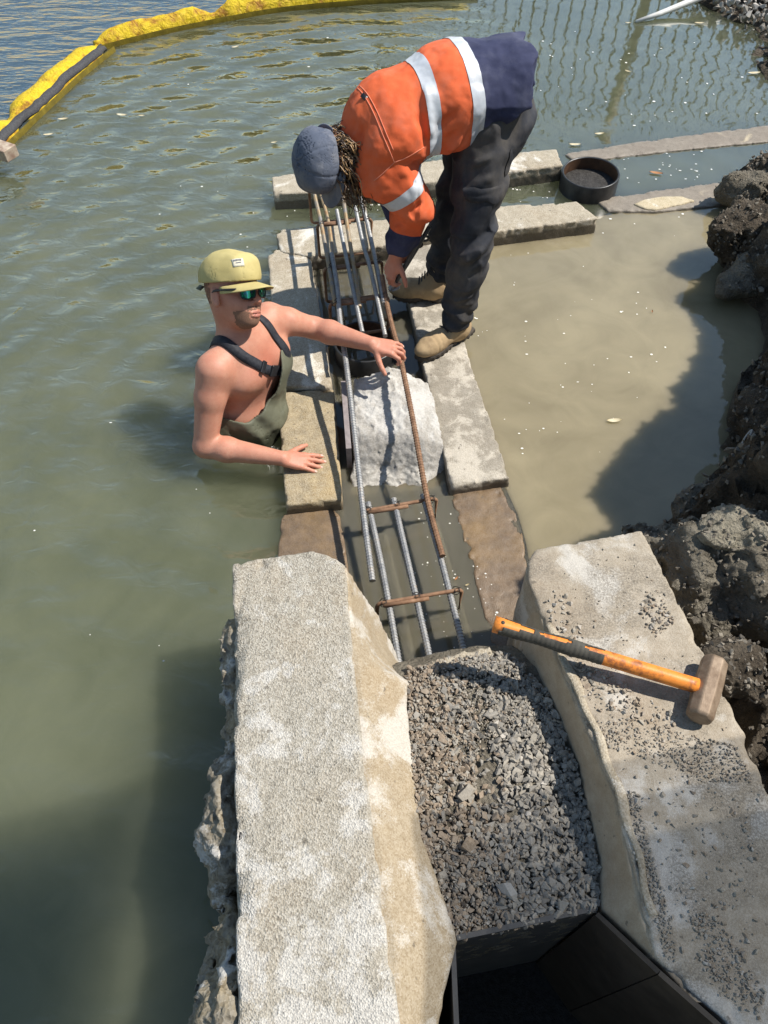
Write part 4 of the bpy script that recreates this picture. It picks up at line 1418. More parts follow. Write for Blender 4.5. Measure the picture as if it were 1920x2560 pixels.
fen = empty('mesh_fence', (2.5, 9.0, 0), 'dark wire mesh fence whose reflection shows in the far water', 'fence')
M['fence'] = mat_simple('dark_fence_wire', (0.03, 0.03, 0.03), (0.05, 0.05, 0.05), 30, 0.6, 0.1)
M['post'] = mat_simple('brown_fence_post', (0.13, 0.095, 0.05), (0.20, 0.15, 0.085), 12, 0.8, 0.2)
for (x0, x1) in ((0.10, 0.06), (2.78, 2.60), (5.3, 5.2)):
    b = MB()
    b.tube(np.array([(x0, 9.0, -0.2), (x1, 9.0, 2.05)]), 0.055, 10)
    b.build('post', M['post'], fen)
b = MB()
for k in range(52):
    x = 0.15 + 0.13 * k
    b.tube(np.array([(x, 9.0, 0.0), (x - 0.03, 9.0, 1.0), (x + 0.02, 9.0, 1.98)]), 0.0105, 4, cap=False)
for k in range(14):
    b.tube(np.array([(0.1, 9.0, 0.1 + 0.14 * k), (6.8, 9.0, 0.1 + 0.14 * k)]), 0.0022, 4, cap=False)
props(b.build('wire_mesh', M['fence'], fen), kind='stuff')

# ------------------------------------------------------------------ made-up cloth shade caster outside the frame, added to shade the scene's foot
def shade_cloth(name, cover):
    nT = NT(name)
    td_ = nT.t.nodes.new("ShaderNodeBsdfDiffuse")
    td_.inputs[0].default_value = (0.12, 0.125, 0.13, 1)
    tt_ = nT.t.nodes.new("ShaderNodeBsdfTransparent")
    tm_ = nT.t.nodes.new("ShaderNodeMixShader")
    tm_.inputs[0].default_value = cover
    nT.t.links.new(tt_.outputs[0], tm_.inputs[1])
    nT.t.links.new(td_.outputs[0], tm_.inputs[2])
    nT.t.links.new(tm_.outputs[0], nT.o.inputs[0])
    return nT.m


M['tarp'] = shade_cloth('open_grey_shade_cloth', 0.42)
M['tarp_dense'] = shade_cloth('dense_grey_shade_cloth', 0.62)
caster = empty('awning', (2.1, -1.2, 0), 'grey shade cloth awning on poles beside the wall', 'awning')
def slab_box(b, x0, x1, y0, y1, z0, z1):
    b.box(((x0 + x1) / 2, (y0 + y1) / 2, (z0 + z1) / 2), ((x1 - x0) / 2, (y1 - y0) / 2, (z1 - z0) / 2))
for k, (e_, z_) in enumerate(((0.0, 4.10), (0.10, 4.14), (0.20, 4.18), (0.30, 4.22))):      # stacked layers, each a little shorter, to soften the added shade's edge
    V_ = [(-0.6, 0.52 - e_, z_), (2.07 - 0.3 * e_, 1.36 - e_, z_), (2.07 - 0.3 * e_, -2.0, z_), (-0.6, -2.0, z_)]
    mesh_obj('roof_cloth', V_, [(0, 1, 2, 3)], M['tarp_dense'], caster, smooth=False)
for k, e_ in enumerate((0.0, 0.09, 0.18)):  # unseen upright sheets added to half-shade the gravel and right wall
    V_ = [(1.86 + 0.03 * k, -2.0, 0.75), (1.86 + 0.03 * k, 0.93 - e_, 0.75), (1.86 + 0.03 * k, 0.93 - e_, 3.0 - 0.10 * k), (1.86 + 0.03 * k, -2.0, 3.0 - 0.10 * k)]
    mesh_obj('side_cloth', V_, [(0, 1, 2, 3)], M['tarp'], caster, smooth=False)
for (x, y) in ((1.95, -1.95), (1.95, 0.0), (-0.55, -1.95)):
    b = MB()
    b.tube(np.array([(x, y, 0.0), (x, y, 4.1)]), 0.03, 10)
    b.build('pole', M['pipe'], caster)  # invented supports of the added shade sheets

# ------------------------------------------------------------------ people: shared tools
def chain(pts, rads):
    return [('c', pts[i], pts[i + 1], rads[i], rads[i + 1]) for i in range(len(pts) - 1)]


def rot_about(v, axis, a):
    axis = nrm(axis)
    v = np.asarray(v, float)
    return v * math.cos(a) + np.cross(axis, v) * math.sin(a) + axis * (axis @ v) * (1 - math.cos(a))


def hand_shapes(W, d, back, thumb_side, curl, spread=0.06, thumb=(0.55, 0.75, -0.25, 0.25), sc=1.0, lens=(0.074, 0.083, 0.077, 0.061)):
    """palm capsules, four unequal fingers and a thumb; d towards the fingers, back out of the back of the hand"""
    d = nrm(d)
    back = nrm(np.asarray(back, float) - d * (np.asarray(back, float) @ d))
    s_ = nrm(np.asarray(thumb_side, float) - d * (np.asarray(thumb_side, float) @ d) - back * (np.asarray(thumb_side, float) @ back))
    palm, fingers = [], []
    kn = []
    for i, o in enumerate((0.031, 0.0105, -0.010, -0.0285)):
        k = W + (d * (0.092, 0.096, 0.090, 0.080)[i] + s_ * o + back * (0.002, 0.005, 0.003, -0.001)[i]) * sc
        kn.append(k)
        palm.append(('c', W + (d * 0.012 + s_ * o * 0.62) * sc, k, 0.0150 * sc, 0.0118 * sc))
    palm.append(('c', W + (d * 0.02 + s_ * 0.016 - back * 0.006) * sc, W + (d * 0.055 + s_ * 0.030 - back * 0.008) * sc, 0.016 * sc, 0.014 * sc))
    palm.append(('c', W + (d * 0.02 - s_ * 0.016 - back * 0.006) * sc, W + (d * 0.06 - s_ * 0.024 - back * 0.006) * sc, 0.015 * sc, 0.011 * sc))
    for i in range(4):
        L_ = lens[i] * sc
        c = curl[i]
        dirn = nrm(d + s_ * (1.5 - i) * spread)
        axis = nrm(np.cross(back, dirn))
        p = kn[i]
        f = []
        r = (0.0098, 0.0100, 0.0096, 0.0086)[i] * sc
        ang = 0.0
        for j, (fr, dc) in enumerate(zip((0.46, 0.30, 0.24), c)):
            ang += dc
            q = p + rot_about(dirn, axis, ang) * L_ * fr * 1.04
            f.append(('c', p, q, r * (1.03, 0.98, 0.90)[j], r * (0.98, 0.90, 0.78)[j]))
            p = q
        fingers.append(f)
    tb = W + (d * 0.028 + s_ * 0.030 - back * 0.006) * sc
    td = nrm(d * thumb[0] + s_ * thumb[1] + back * thumb[2])
    t1 = tb + td * 0.042 * sc
    td2 = nrm(td + (d * 0.35 - s_ * 0.3) * thumb[3] * 2)
    t2 = t1 + td2 * 0.033 * sc
    td3 = nrm(td2 + (d * 0.3 - s_ * 0.35) * thumb[3] * 2)
    t3 = t2 + td3 * 0.024 * sc
    fingers.append([('c', tb, t1, 0.0145 * sc, 0.0115 * sc), ('c', t1, t2, 0.0112 * sc, 0.0102 * sc), ('c', t2, t3, 0.0102 * sc, 0.0082 * sc)])
    return palm, fingers


def ev(p, pr):
    if pr[0] == 'c':
        return s_cap(p, *pr[1:])
    if pr[0] == 'e':
        return s_ell(p, *pr[1:])
    return s_box(p, *pr[1:])


def group_eval(p, d, prims, k, reach=0.12, kin=None):
    """union of prims blended with k, then blended into d; only evaluated near the group"""
    P_ = []
    for q in prims:
        P_ += [np.asarray(q[1], float), np.asarray(q[2], float)] if q[0] == 'c' else [np.asarray(q[1], float)]
    P_ = np.array(P_)
    lo, hi = P_.min(0) - reach, P_.max(0) + reach
    m = ((p > lo) & (p < hi)).all(1)
    if not m.any():
        return d
    g = None
    pm = p[m]
    for q in prims:
        e = ev(pm, q)
        g = e if g is None else smin(g, e, k if kin is None else kin)
    d = d.copy()
    d[m] = smin(d[m], g, k)
    return d


def hand_eval(p, d, palm, fingers):
    d = group_eval(p, d, palm, 0.012, 0.07)
    for f in fingers:
        d = group_eval(p, d, f, 0.006, 0.05, 0.004)
    return d


# skin
nK = NT('sunburnt_skin')
kc = nK.ramp(nK.noise(16, 4, 0.55), [(0.3, (0.48, 0.215, 0.140)), (0.7, (0.56, 0.280, 0.190))])
kc = nK.mix(nK.attr('red'), kc, (0.50, 0.155, 0.095))
fre = nK.ramp(nK.noise(170, 2, 0.5), [(0.64, 0), (0.72, 1)])
kc = nK.mix(nK.math('MULTIPLY', fre, 0.45), kc, (0.30, 0.12, 0.06))
mot = nK.ramp(nK.noise(48, 5, 0.65), [(0.42, 0), (0.62, 1)])
kc = nK.mix(nK.math('MULTIPLY', mot, 0.32), kc, (0.46, 0.17, 0.11))
M['skin'] = nK.pbr(kc, 0.52, nK.bump(nK.noise(260, 5, 0.65), 0.45, 0.002), 0.4)
try:
    _b = [q for q in M['skin'].node_tree.nodes if q.type == 'BSDF_PRINCIPLED'][0]
    _b.inputs['Subsurface Weight'].default_value = 0.12
    _b.inputs['Subsurface Radius'].default_value = (0.012, 0.005, 0.003)
    _b.inputs['Subsurface Scale'].default_value = 1.0
except Exception:
    pass
M['nail'] = mat_simple('finger_nail', (0.66, 0.44, 0.36), (0.72, 0.50, 0.42), 20, 0.35, 0.05)
M['beard'] = mat_simple('brown_stubble', (0.15, 0.080, 0.050), (0.33, 0.185, 0.125), 420, 0.85, 0.5, 0.002)
M['lip'] = mat_simple('lips', (0.42, 0.16, 0.12), (0.48, 0.20, 0.15), 40, 0.45, 0.2)


def fabric(name, lo, hi, scale=9, weave=900, rough=0.85, stain=None, stain_amt=0.5, st_scale=6, bump=0.25, spec=0.2):
    n = NT(name)
    c = n.ramp(n.noise(scale, 6, 0.65), [(0.3, lo), (0.7, hi)])
    if stain:
        c = n.mix(n.math('MULTIPLY', n.ramp(n.noise(st_scale, 6, 0.68, v=n.vec((1, 1, 0.6), (0.5, 0.2, 0.1))), [(0.48, 0), (0.66, 1)]), stain_amt), c, stain)
    h = n.math('ADD', n.math('MULTIPLY', n.noise(weave, 2, 0.5), 0.3), n.math('MULTIPLY', n.noise(45, 5, 0.6), 1.0))
    return n.pbr(c, rough, n.bump(h, bump, 0.004), spec)


M['hivis'] = fabric('faded_orange_cotton', (0.62, 0.105, 0.035), (0.74, 0.150, 0.055), stain=(0.62, 0.20, 0.12), stain_amt=0.5)
M['navy'] = fabric('faded_navy_cotton', (0.022, 0.026, 0.060), (0.050, 0.055, 0.105), stain=(0.10, 0.105, 0.15), stain_amt=0.5)
M['tape'] = fabric('silver_reflective_tape', (0.50, 0.53, 0.57), (0.60, 0.62, 0.65), rough=0.45, stain=(0.36, 0.36, 0.36), stain_amt=0.5, spec=0.5, bump=0.2)
M['pants'] = fabric('dirty_black_work_cotton', (0.020, 0.022, 0.028), (0.046, 0.048, 0.056), stain=(0.13, 0.112, 0.09), stain_amt=0.55, st_scale=3.5, bump=0.35)
M['boot'] = fabric('tan_suede', (0.34, 0.235, 0.13), (0.46, 0.34, 0.20), stain=(0.22, 0.15, 0.09), stain_amt=0.6, st_scale=16)
M['sole'] = mat_simple('dark_rubber_sole', (0.035, 0.03, 0.026), (0.09, 0.075, 0.06), 40, 0.8, 0.4)
M['bluecap'] = fabric('faded_blue_grey_twill', (0.070, 0.086, 0.125), (0.130, 0.146, 0.185), stain=(0.21, 0.215, 0.235), stain_amt=0.75, st_scale=12)
M['khaki'] = fabric('khaki_yellow_twill', (0.43, 0.355, 0.145), (0.53, 0.45, 0.205), stain=(0.37, 0.30, 0.12), stain_amt=0.4)
n = NT('olive_wader_cloth')
c = n.ramp(n.noise(9, 6, 0.65), [(0.3, (0.090, 0.094, 0.062)), (0.7, (0.150, 0.152, 0.105))])
wz = n.math('ADD', n.sep(2), n.math('MULTIPLY', n.math('SUBTRACT', n.noise(14, 4, 0.6), 0.5), 0.08))
wt = n.ramp(n.math('MULTIPLY', wz, 4.0), [(0.26, 1), (0.38, 0)])
c = n.mix(n.math('MULTIPLY', wt, 0.72), c, (0.022, 0.024, 0.016))
M['wader'] = n.pbr(c, n.ramp(wt, [(0, 0.6), (1, 0.22)]), n.bump(n.noise(45, 5, 0.6), 0.3, 0.004), 0.4)
M['blackstrap'] = mat_simple('black_nylon_strap', (0.012, 0.013, 0.018), (0.035, 0.037, 0.045), 80, 0.65, 0.3)
M['plastic'] = mat_simple('black_plastic', (0.012, 0.012, 0.014), (0.022, 0.022, 0.025), 30, 0.35, 0.05, spec=0.5)
M['white_label'] = mat_simple('off_white_patch', (0.62, 0.57, 0.44), (0.70, 0.65, 0.52), 60, 0.8, 0.2)
M['ink'] = mat_simple('dark_label_thread', (0.16, 0.16, 0.17), (0.22, 0.22, 0.23), 60, 0.8, 0.2)

# ================================================================== the man in waders
# frame: F forwards, LF his left, Z up
F1 = nrm((0.84, -0.54, 0))
L1 = np.array([-F1[1], F1[0], 0])
Z = np.array([0, 0, 1.0])
R1 = np.stack([F1, L1, Z])
SR, SL = np.array([-0.668, 2.255, 0.425]), np.array([-0.475, 2.56, 0.435])
CH = (SR + SL) / 2 + np.array([0.01, 0, -0.11])
WA = np.array([-0.615, 2.375, 0.02])
NB = (SR + SL) / 2 + np.array([0.0, 0.0, 0.02]) + F1 * 0.005
HC = np.array([-0.578, 2.450, 0.643])
HS = 1.085                      # head centre, about eye height
FH = nrm((0.827, -0.430, 0.363))
LH = np.array([0.560, 0.691, -0.456])
LH = nrm(LH - FH * (LH @ FH))
UH = np.cross(FH, LH)
RH = np.stack([FH, LH, UH])


def hp(f, l, u):
    return HC + (FH * f + LH * l + UH * u) * HS


ELR, WRR = np.array([-0.735, 2.115, 0.135]), P(706, 1146, 0.125)
ELL, WRL = np.array([-0.30, 2.625, 0.325]), P(928, 860, 0.345)
torso1 = [('e', CH, (0.115, 0.185, 0.20), R1), ('e', CH + F1 * 0.06 + L1 * 0.085 + Z * 0.02, (0.065, 0.088, 0.065), R1), ('e', CH + F1 * 0.06 - L1 * 0.085 + Z * 0.02, (0.065, 0.088, 0.065), R1),
          ('e', WA + Z * 0.06, (0.135, 0.168, 0.20), R1), ('e', WA + F1 * 0.04 + Z * 0.04, (0.115, 0.13, 0.12), R1), ('e', WA - Z * 0.22, (0.12, 0.165, 0.16), R1),
          ('c', NB - L1 * 0.02 - F1 * 0.02 - Z * 0.01, SR + L1 * 0.015 - Z * 0.005, 0.058, 0.062), ('c', NB + L1 * 0.02 - F1 * 0.02 - Z * 0.01, SL - L1 * 0.015 - Z * 0.005, 0.058, 0.062),
          ('c', NB - Z * 0.03 - F1 * 0.01, hp(-0.030, 0, -0.05), 0.078, 0.068)]
armR = chain([SR - L1 * 0.0 - Z * 0.01, SR + (ELR - SR) * 0.35, ELR], [0.070, 0.061, 0.047]) + chain([ELR, ELR + (WRR - ELR) * 0.28, WRR], [0.047, 0.051, 0.030])
armL = chain([SL - Z * 0.01, SL + (ELL - SL) * 0.4, ELL], [0.066, 0.056, 0.045]) + chain([ELL, ELL + (WRL - ELL) * 0.28, WRL], [0.045, 0.049, 0.030])
head1 = [('e', hp(-0.012, 0, 0.025), (0.1079, 0.0861, 0.1199), RH), ('e', hp(0.028, 0, -0.055), (0.0719, 0.0665, 0.0785), RH), ('e', hp(0.066, 0, -0.095), (0.0305, 0.0349, 0.0283), RH),
         ('e', hp(0.045, 0.038, -0.03), (0.0436, 0.0327, 0.0371), RH), ('e', hp(0.045, -0.038, -0.03), (0.0436, 0.0327, 0.0371), RH), ('e', hp(0.075, 0, 0.018), (0.0240, 0.0600, 0.0174), RH), ('e', hp(0.070, 0, -0.062), (0.0327, 0.0371, 0.0327), RH)]
nose1 = [('c', hp(0.088, 0, 0.008), hp(0.112, 0, -0.030), 0.0105, 0.0135), ('c', hp(0.100, 0.013, -0.036), hp(0.094, 0.015, -0.038), 0.008, 0.007), ('c', hp(0.100, -0.013, -0.036), hp(0.094, -0.015, -0.038), 0.008, 0.007)]
ears1 = [('e', hp(-0.012, s_ * 0.080, -0.012), (0.0218, 0.0109, 0.0349), RH) for s_ in (1, -1)] + [('e', hp(-0.006, s_ * 0.081, -0.034), (0.0120, 0.0087, 0.0131), RH) for s_ in (1, -1)]
lips1 = [('c', hp(0.097, 0.020, -0.071), hp(0.1005, 0, -0.068), 0.0052, 0.0066), ('c', hp(0.1005, 0, -0.068), hp(0.097, -0.020, -0.071), 0.0066, 0.0052),
         ('c', hp(0.096, 0.017, -0.080), hp(0.0985, 0, -0.081), 0.0056, 0.0078), ('c', hp(0.0985, 0, -0.081), hp(0.096, -0.017, -0.080), 0.0078, 0.0056)]
dR = nrm(P(800, 1148, 0.105) - WRR)
handR = hand_shapes(WRR, nrm(dR + np.array([0, 0, -0.20])), (0.05, -0.12, 1.0), (0.1, 1.0, 0.05), [(0.02, 0.12, 0.08), (0.05, 0.10, 0.08), (0.08, 0.10, 0.08), (0.05, 0.12, 0.08)], 0.10, (0.75, 0.75, -0.1, 0.1))
dL = nrm(P(985, 868, 0.335) - WRL)
handL = hand_shapes(WRL, dL + np.array([0, -0.05, -0.05]), (0.10, -0.25, 1.0), (0.1, -1.0, -0.2), [(0.35, 0.85, 0.7), (0.30, 0.75, 0.6), (0.28, 0.65, 0.5), (0.18, 0.45, 0.35)], 0.13, (0.45, 0.80, -0.35, 0.15))


def f_body1(p):
    d = None
    for q in torso1:
        e = ev(p, q)
        d = e if d is None else smin(d, e, 0.045)
    d = group_eval(p, d, armR, 0.035, 0.15, 0.02)
    d = group_eval(p, d, armL, 0.035, 0.15, 0.02)
    d = group_eval(p, d, head1, 0.022, 0.16, 0.022)
    d = group_eval(p, d, nose1, 0.010, 0.06, 0.006)
    d = group_eval(p, d, ears1, 0.006, 0.06, 0.006)
    d = group_eval(p, d, lips1, 0.004, 0.05, 0.003)
    d = hand_eval(p, d, *handR)
    d = hand_eval(p, d, *handL)
    # concha of the near ear, mouth line
    m = np.abs(p - HC).max(1) < 0.14
    if m.any():
        pm = p[m]
        dm = d[m]
        for s_ in (1, -1):
            dm = smax(dm, -s_ell(pm, hp(-0.006, s_ * 0.091, -0.010), (0.009, 0.007, 0.017), RH), 0.006)
        dm = smax(dm, -s_cap(pm, hp(0.100, 0.021, -0.0755), hp(0.100, -0.021, -0.0755), 0.0022, 0.0022), 0.003)
        d[m] = dm
    return np.maximum(d, -0.24 - p[:, 2])


man1 = empty('person', (WA[0], WA[1], -0.2), 'man in olive waders and khaki cap standing chest deep in the water, wearing mirrored sunglasses', 'man')
V, Q = surf(f_body1, [-0.86, 1.98, -0.25], [0.14, 2.78, 0.78], 0.0042, 0.012, 1)
hl = (V - HC) @ RH.T / HS
red = np.clip(1 - np.linalg.norm((V - (NB + F1 * 0.09 - Z * 0.06)) / [0.12, 0.12, 0.09], axis=1), 0, 1) * 0.9
red = np.maximum(red, 0.55 * np.clip(1 - np.linalg.norm((hl - [0.11, 0, -0.03]) / 0.035, axis=1), 0, 1))
red = np.maximum(red, 0.35 * np.clip(1 - np.linalg.norm((hl - [0.04, 0, -0.02]) / 0.13, axis=1), 0, 1) ** 0.5)
for W_, d_ in ((WRR, dR), (WRL, dL)):
    red = np.maximum(red, 0.32 * np.clip(1.2 - np.linalg.norm(V - (W_ + d_ * 0.08), axis=1) / 0.12, 0, 1))
red = np.clip(red + 0.14 * fbm(V * 14, 5, 3), 0, 1)
body1 = mesh_obj('body', V, Q, M['skin'], man1, attrs={'red': red})
bd1 = body1.data


def patch_mesh(name, V, Q, keep_v, off, mat, parent):
    """a thin layer over part of a surface, moved out along its normals"""
    me = bpy.data.meshes.new('tmp')
    n, w = Q.shape
    fN = np.cross(V[Q[:, 2]] - V[Q[:, 0]], V[Q[:, 3]] - V[Q[:, 1]])
    N = np.zeros_like(V)
    for j in range(4):
        np.add.at(N, Q[:, j], fN)
    N /= np.linalg.norm(N, axis=1)[:, None] + 1e-12
    kf = keep_v[Q].all(1)
    q = Q[kf]
    used = np.unique(q)
    mp = np.full(len(V), -1)
    mp[used] = np.arange(len(used))
    o_ = off[used][:, None] if hasattr(off, '__len__') else off
    bpy.data.meshes.remove(me)
    return mesh_obj(name, V[used] + N[used] * o_, mp[q], mat, parent)


jaw = ((hl[:, 2] < -0.028 - 0.25 * np.maximum(hl[:, 0] - 0.02, 0) * 0) & (hl[:, 0] > -0.005) & (hl[:, 2] > -0.135))
mous = (np.abs(hl[:, 1]) < 0.034) & (hl[:, 2] < -0.046) & (hl[:, 2] > -0.066) & (hl[:, 0] > 0.07)
chin = (np.abs(hl[:, 1]) < 0.040 + 0.01) & (hl[:, 2] < -0.086) & (hl[:, 2] > -0.128) & (hl[:, 0] > 0.035)
side = (np.abs(hl[:, 1]) >= 0.026) & (np.abs(hl[:, 1]) < 0.09) & (hl[:, 0] < 0.12) & (hl[:, 2] < -0.060) & (hl[:, 2] > -0.112) & (hl[:, 0] > 0.045)
nb_ = fbm(V * 190, 3, 2)
keep = (mous & (nb_ > -0.16)) | (chin & (nb_ > -0.12)) | (side & (nb_ > 0.05))
mouth = (np.abs(hl[:, 1]) < 0.021) & (hl[:, 2] < -0.063) & (hl[:, 2] > -0.088) & (hl[:, 0] > 0.08)
patch_mesh('moustache', V, Q, mous & (nb_ > -0.22) & ~mouth, 0.0012, M['beard'], man1)
patch_mesh('beard', V, Q, (chin | side) & (nb_ > -0.5) & ~mouth & ~mous, 0.0012, M['beard'], man1)
patch_mesh('lips', V, Q, (np.abs(hl[:, 1]) < 0.020) & (hl[:, 2] < -0.0635) & (hl[:, 2] > -0.0865) & (hl[:, 0] > 0.094), 0.0006, M['lip'], man1)
patch_mesh('hair', V, Q, (hl[:, 2] > -0.035) & (hl[:, 0] < -0.035) & (np.abs(hl[:, 1]) < 0.2) & (np.linalg.norm(hl, axis=1) < 0.14) & (nb_ > -0.2), 0.002, M['beard'], man1)
# finger nails
for (palm, fing), bk in ((handR, np.array([0, 0, 1.0])), (handL, np.array([0.3, -0.2, 1.0]))):
    for f in fing[:4]:
        a, b_ = np.asarray(f[2][1]), np.asarray(f[2][2])
        dd = nrm(b_ - a)
        up_ = nrm(bk - dd * (bk @ dd)) if abs(bk @ dd) < 0.9 else nrm(np.cross(dd, [0, 1, 0]))
        sd_ = np.cross(dd, up_)
        c_ = a + (b_ - a) * 0.80 + up_ * f[2][4] * 0.93
        MB().box(c_, (0.0058, 0.0046, 0.0012), np.stack([dd, sd_, up_])).build('nail', M['nail'], man1)


# waders: a loose shell over the trunk, cut away at the sides, with a drooping front bib
def f_wader(p):
    d = None
    for q in (('e', CH - Z * 0.02, (0.135, 0.190, 0.21), R1), ('e', CH + F1 * 0.055 - Z * 0.02, (0.085, 0.165, 0.11), R1), ('e', WA + Z * 0.05, (0.165, 0.195, 0.22), R1), ('e', WA + F1 * 0.05 + Z * 0.03, (0.135, 0.15, 0.15), R1), ('e', WA - Z * 0.22, (0.155, 0.20, 0.20), R1)):
        e = ev(p, q)
        d = e if d is None else smin(d, e, 0.06)
    q = (p - CH) @ R1.T.astype(np.float32)
    fold = np.sin((p @ np.array([38.0, 25.0, 30.0], np.float32)) + 8 * fbm(p * 5, 61, 2)) * 0.0075 + 0.024 * fbm(p * 12, 63, 3)
    d = d + fold * np.clip((0.30 - p[:, 2]) / 0.2, 0.2, 1)
    sh = np.abs(d) - 0.0042
    fr = np.clip(q[:, 0] / 0.10, -1, 1)
    top = np.where(q[:, 0] > 0, 0.205 + 0.185 * np.exp(-((q[:, 1] - 0.085) / 0.085) ** 2) * np.clip(fr, 0, 1), 0.175 + 0.24 * np.clip(-fr, 0, 1) * np.clip(1.6 - np.abs(q[:, 1]) / 0.16, 0, 1))
    top = top - 0.035 * np.exp(-((q[:, 1] + 0.155) / 0.06) ** 2)
    return np.maximum(np.maximum(sh, (p[:, 2] - top) * 0.55), -0.22 - p[:, 2])


V, Q = surf(f_wader, [-0.88, 2.05, -0.22], [-0.32, 2.72, 0.46], 0.005, 0.02)
wad = mesh_obj('waders', V, Q, M['wader'], man1)
body_bvh = None
from mathutils.bvhtree import BVHTree


def bvh_of(o, extra=None):
    vs_ = [o.matrix_world @ v.co for v in o.data.vertices]
    b0 = Vector(base_of(o))
    vs_ = [v.co + b0 for v in o.data.vertices]
    return BVHTree.FromPolygons(vs_, [tuple(f.vertices) for f in o.data.polygons])


def strap_on(name, pts, width, thick, off, bvh, mat, parent, n=60, zup=None):
    pts = resample(spline(pts, n), 0.008)
    C_, N_ = [], []
    for q in pts:
        loc, nn, _, _ = bvh.find_nearest(Vector(q))
        v = np.array(q) - np.array(loc)
        nn = np.array(nn)
        C_.append(np.array(loc) + nn * off)
        N_.append(nn)
    C_ = np.array(C_)
    for _ in range(3):
        C_[1:-1] = (C_[:-2] + C_[1:-1] * 2 + C_[2:]) / 4
    N_ = np.array(N_)
    T = np.gradient(C_, axis=0)
    T /= np.linalg.norm(T, axis=1)[:, None]
    S_ = np.cross(T, N_)
    S_ /= np.linalg.norm(S_, axis=1)[:, None] + 1e-9
    N2 = np.cross(S_, T)
    w = width / 2
    Vs = np.concatenate([np.stack([c - s_ * w, c + n_ * thick * 0.3, c + s_ * w, c + s_ * w + n_ * thick, c + n_ * thick * 1.3, c - s_ * w + n_ * thick]) for c, s_, n_ in zip(C_, S_, N2)])
    m = len(C_)
    Fs = [(i * 6 + j, i * 6 + (j + 1) % 6, (i + 1) * 6 + (j + 1) % 6, (i + 1) * 6 + j) for i in range(m - 1) for j in range(6)] + [tuple(range(6))[::-1], tuple((m - 1) * 6 + j for j in range(6))]
    o = mesh_obj(name, Vs, Fs, mat, parent)
    return o, C_, N2, T


bv1 = bvh_of(body1)
stR, Cr, Nr, Tr = strap_on('strap', [CH - F1 * 0.14 - L1 * 0.06 + Z * 0.03, SR + L1 * 0.09 - F1 * 0.06 + Z * 0.04, SR + L1 * 0.085 + F1 * 0.0 + Z * 0.08, SR + L1 * 0.10 + F1 * 0.06 + Z * 0.03, CH + F1 * 0.125 - L1 * 0.035 + Z * 0.06, CH + F1 * 0.15 + L1 * 0.035 - Z * 0.01, CH + F1 * 0.155 + L1 * 0.065 - Z * 0.055], 0.040, 0.003, 0.004, bv1, M['blackstrap'], man1)
strap_on('strap', [CH - F1 * 0.14 + L1 * 0.05 + Z * 0.03, SL - L1 * 0.10 - F1 * 0.05 + Z * 0.05, SL - L1 * 0.085 + F1 * 0.02 + Z * 0.08, SL - L1 * 0.08 + F1 * 0.08 + Z * 0.02, CH + F1 * 0.14 + L1 * 0.105 - Z * 0.0], 0.040, 0.003, 0.004, bv1, M['blackstrap'], man1)
bk = MB()
i = int(len(Cr) * 0.74)
for i, hl_, hw_ in ((int(len(Cr) * 0.70), 0.010, 0.026), (int(len(Cr) * 0.83), 0.020, 0.024), (int(len(Cr) * 0.93), 0.014, 0.021)):
    Rb = np.stack([Tr[i], np.cross(Nr[i], Tr[i]), Nr[i]])
    bk.box(Cr[i] + Nr[i] * 0.007, (hl_, hw_, 0.005), Rb)
bko = bk.build('buckle', M['plastic'], stR, smooth=False)
bm_ = bko.modifiers.new('bev', 'BEVEL')
bm_.width = 0.002

# khaki cap
capR = RH
capC = hp(-0.012, 0, 0.048)


def f_cap1(p):
    q = (p - capC.astype(np.float32)) @ RH.T.astype(np.float32)
    d = s_ell(p, capC, (0.1285, 0.1030, 0.103), RH)
    d = smin(d, s_box(p, hp(0.018, 0, 0.082), (0.076, 0.064, 0.042), RH, 0.030), 0.03)
    d = d + 0.0022 * np.sin(q[:, 0] * 70) * np.clip(-q[:, 2] / 0.03, 0, 1) + 0.008 * fbm(p * 13, 71, 3)
    seam = np.minimum(np.abs(np.abs(q[:, 1]) - 0.050 - 0.12 * np.maximum(-q[:, 0], 0)), np.abs(q[:, 0] + 0.055))
    d = d + 0.0012 * np.exp(-(seam / 0.0025) ** 2)
    cut = -q[:, 2] - 0.012 + 0.05 * np.maximum(-q[:, 0] - 0.03, 0)
    return np.maximum(np.abs(d) - 0.003, cut)


capo = empty('cap', capC, None)
capo.parent = man1
capo.location = tuple(capC - base_of(man1))
V, Q = surf(f_cap1, capC - 0.15, capC + 0.16, 0.0036, 0.01)
mesh_obj('crown', V, Q, M['khaki'], capo)
rows = []
nb, ncol = 10, 33
for i in range(nb):
    t = i / (nb - 1)
    for j in range(ncol):
        a = (j / (ncol - 1) - 0.5) * 2
        ang = a * 1.28
        f0, l0 = 0.104 * math.cos(ang) - 0.008, 0.090 * math.sin(ang)
        ext = 0.072 * (max(0, 1 - abs(a) ** 2.6)) ** 0.7
        f_ = f0 + t * ext
        l_ = l0 * (1 + 0.10 * t * (1 - abs(a)))
        u_ = 0.032 - 0.018 * t - 0.12 * l_ ** 2 / 0.09 * (0.5 + 0.5 * t) - 0.006 * abs(a)
        rows.append(hp(f_, l_, u_))
bo = mesh_obj('brim', rows, [(i * ncol + j, i * ncol + j + 1, (i + 1) * ncol + j + 1, (i + 1) * ncol + j) for i in range(nb - 1) for j in range(ncol - 1)], M['khaki'], capo)
sd = bo.modifiers.new('thick', 'SOLIDIFY')
sd.thickness = 0.004
sd.offset = 0
cap_bvh = BVHTree.FromPolygons([Vector(v) for v in V], Q.tolist())


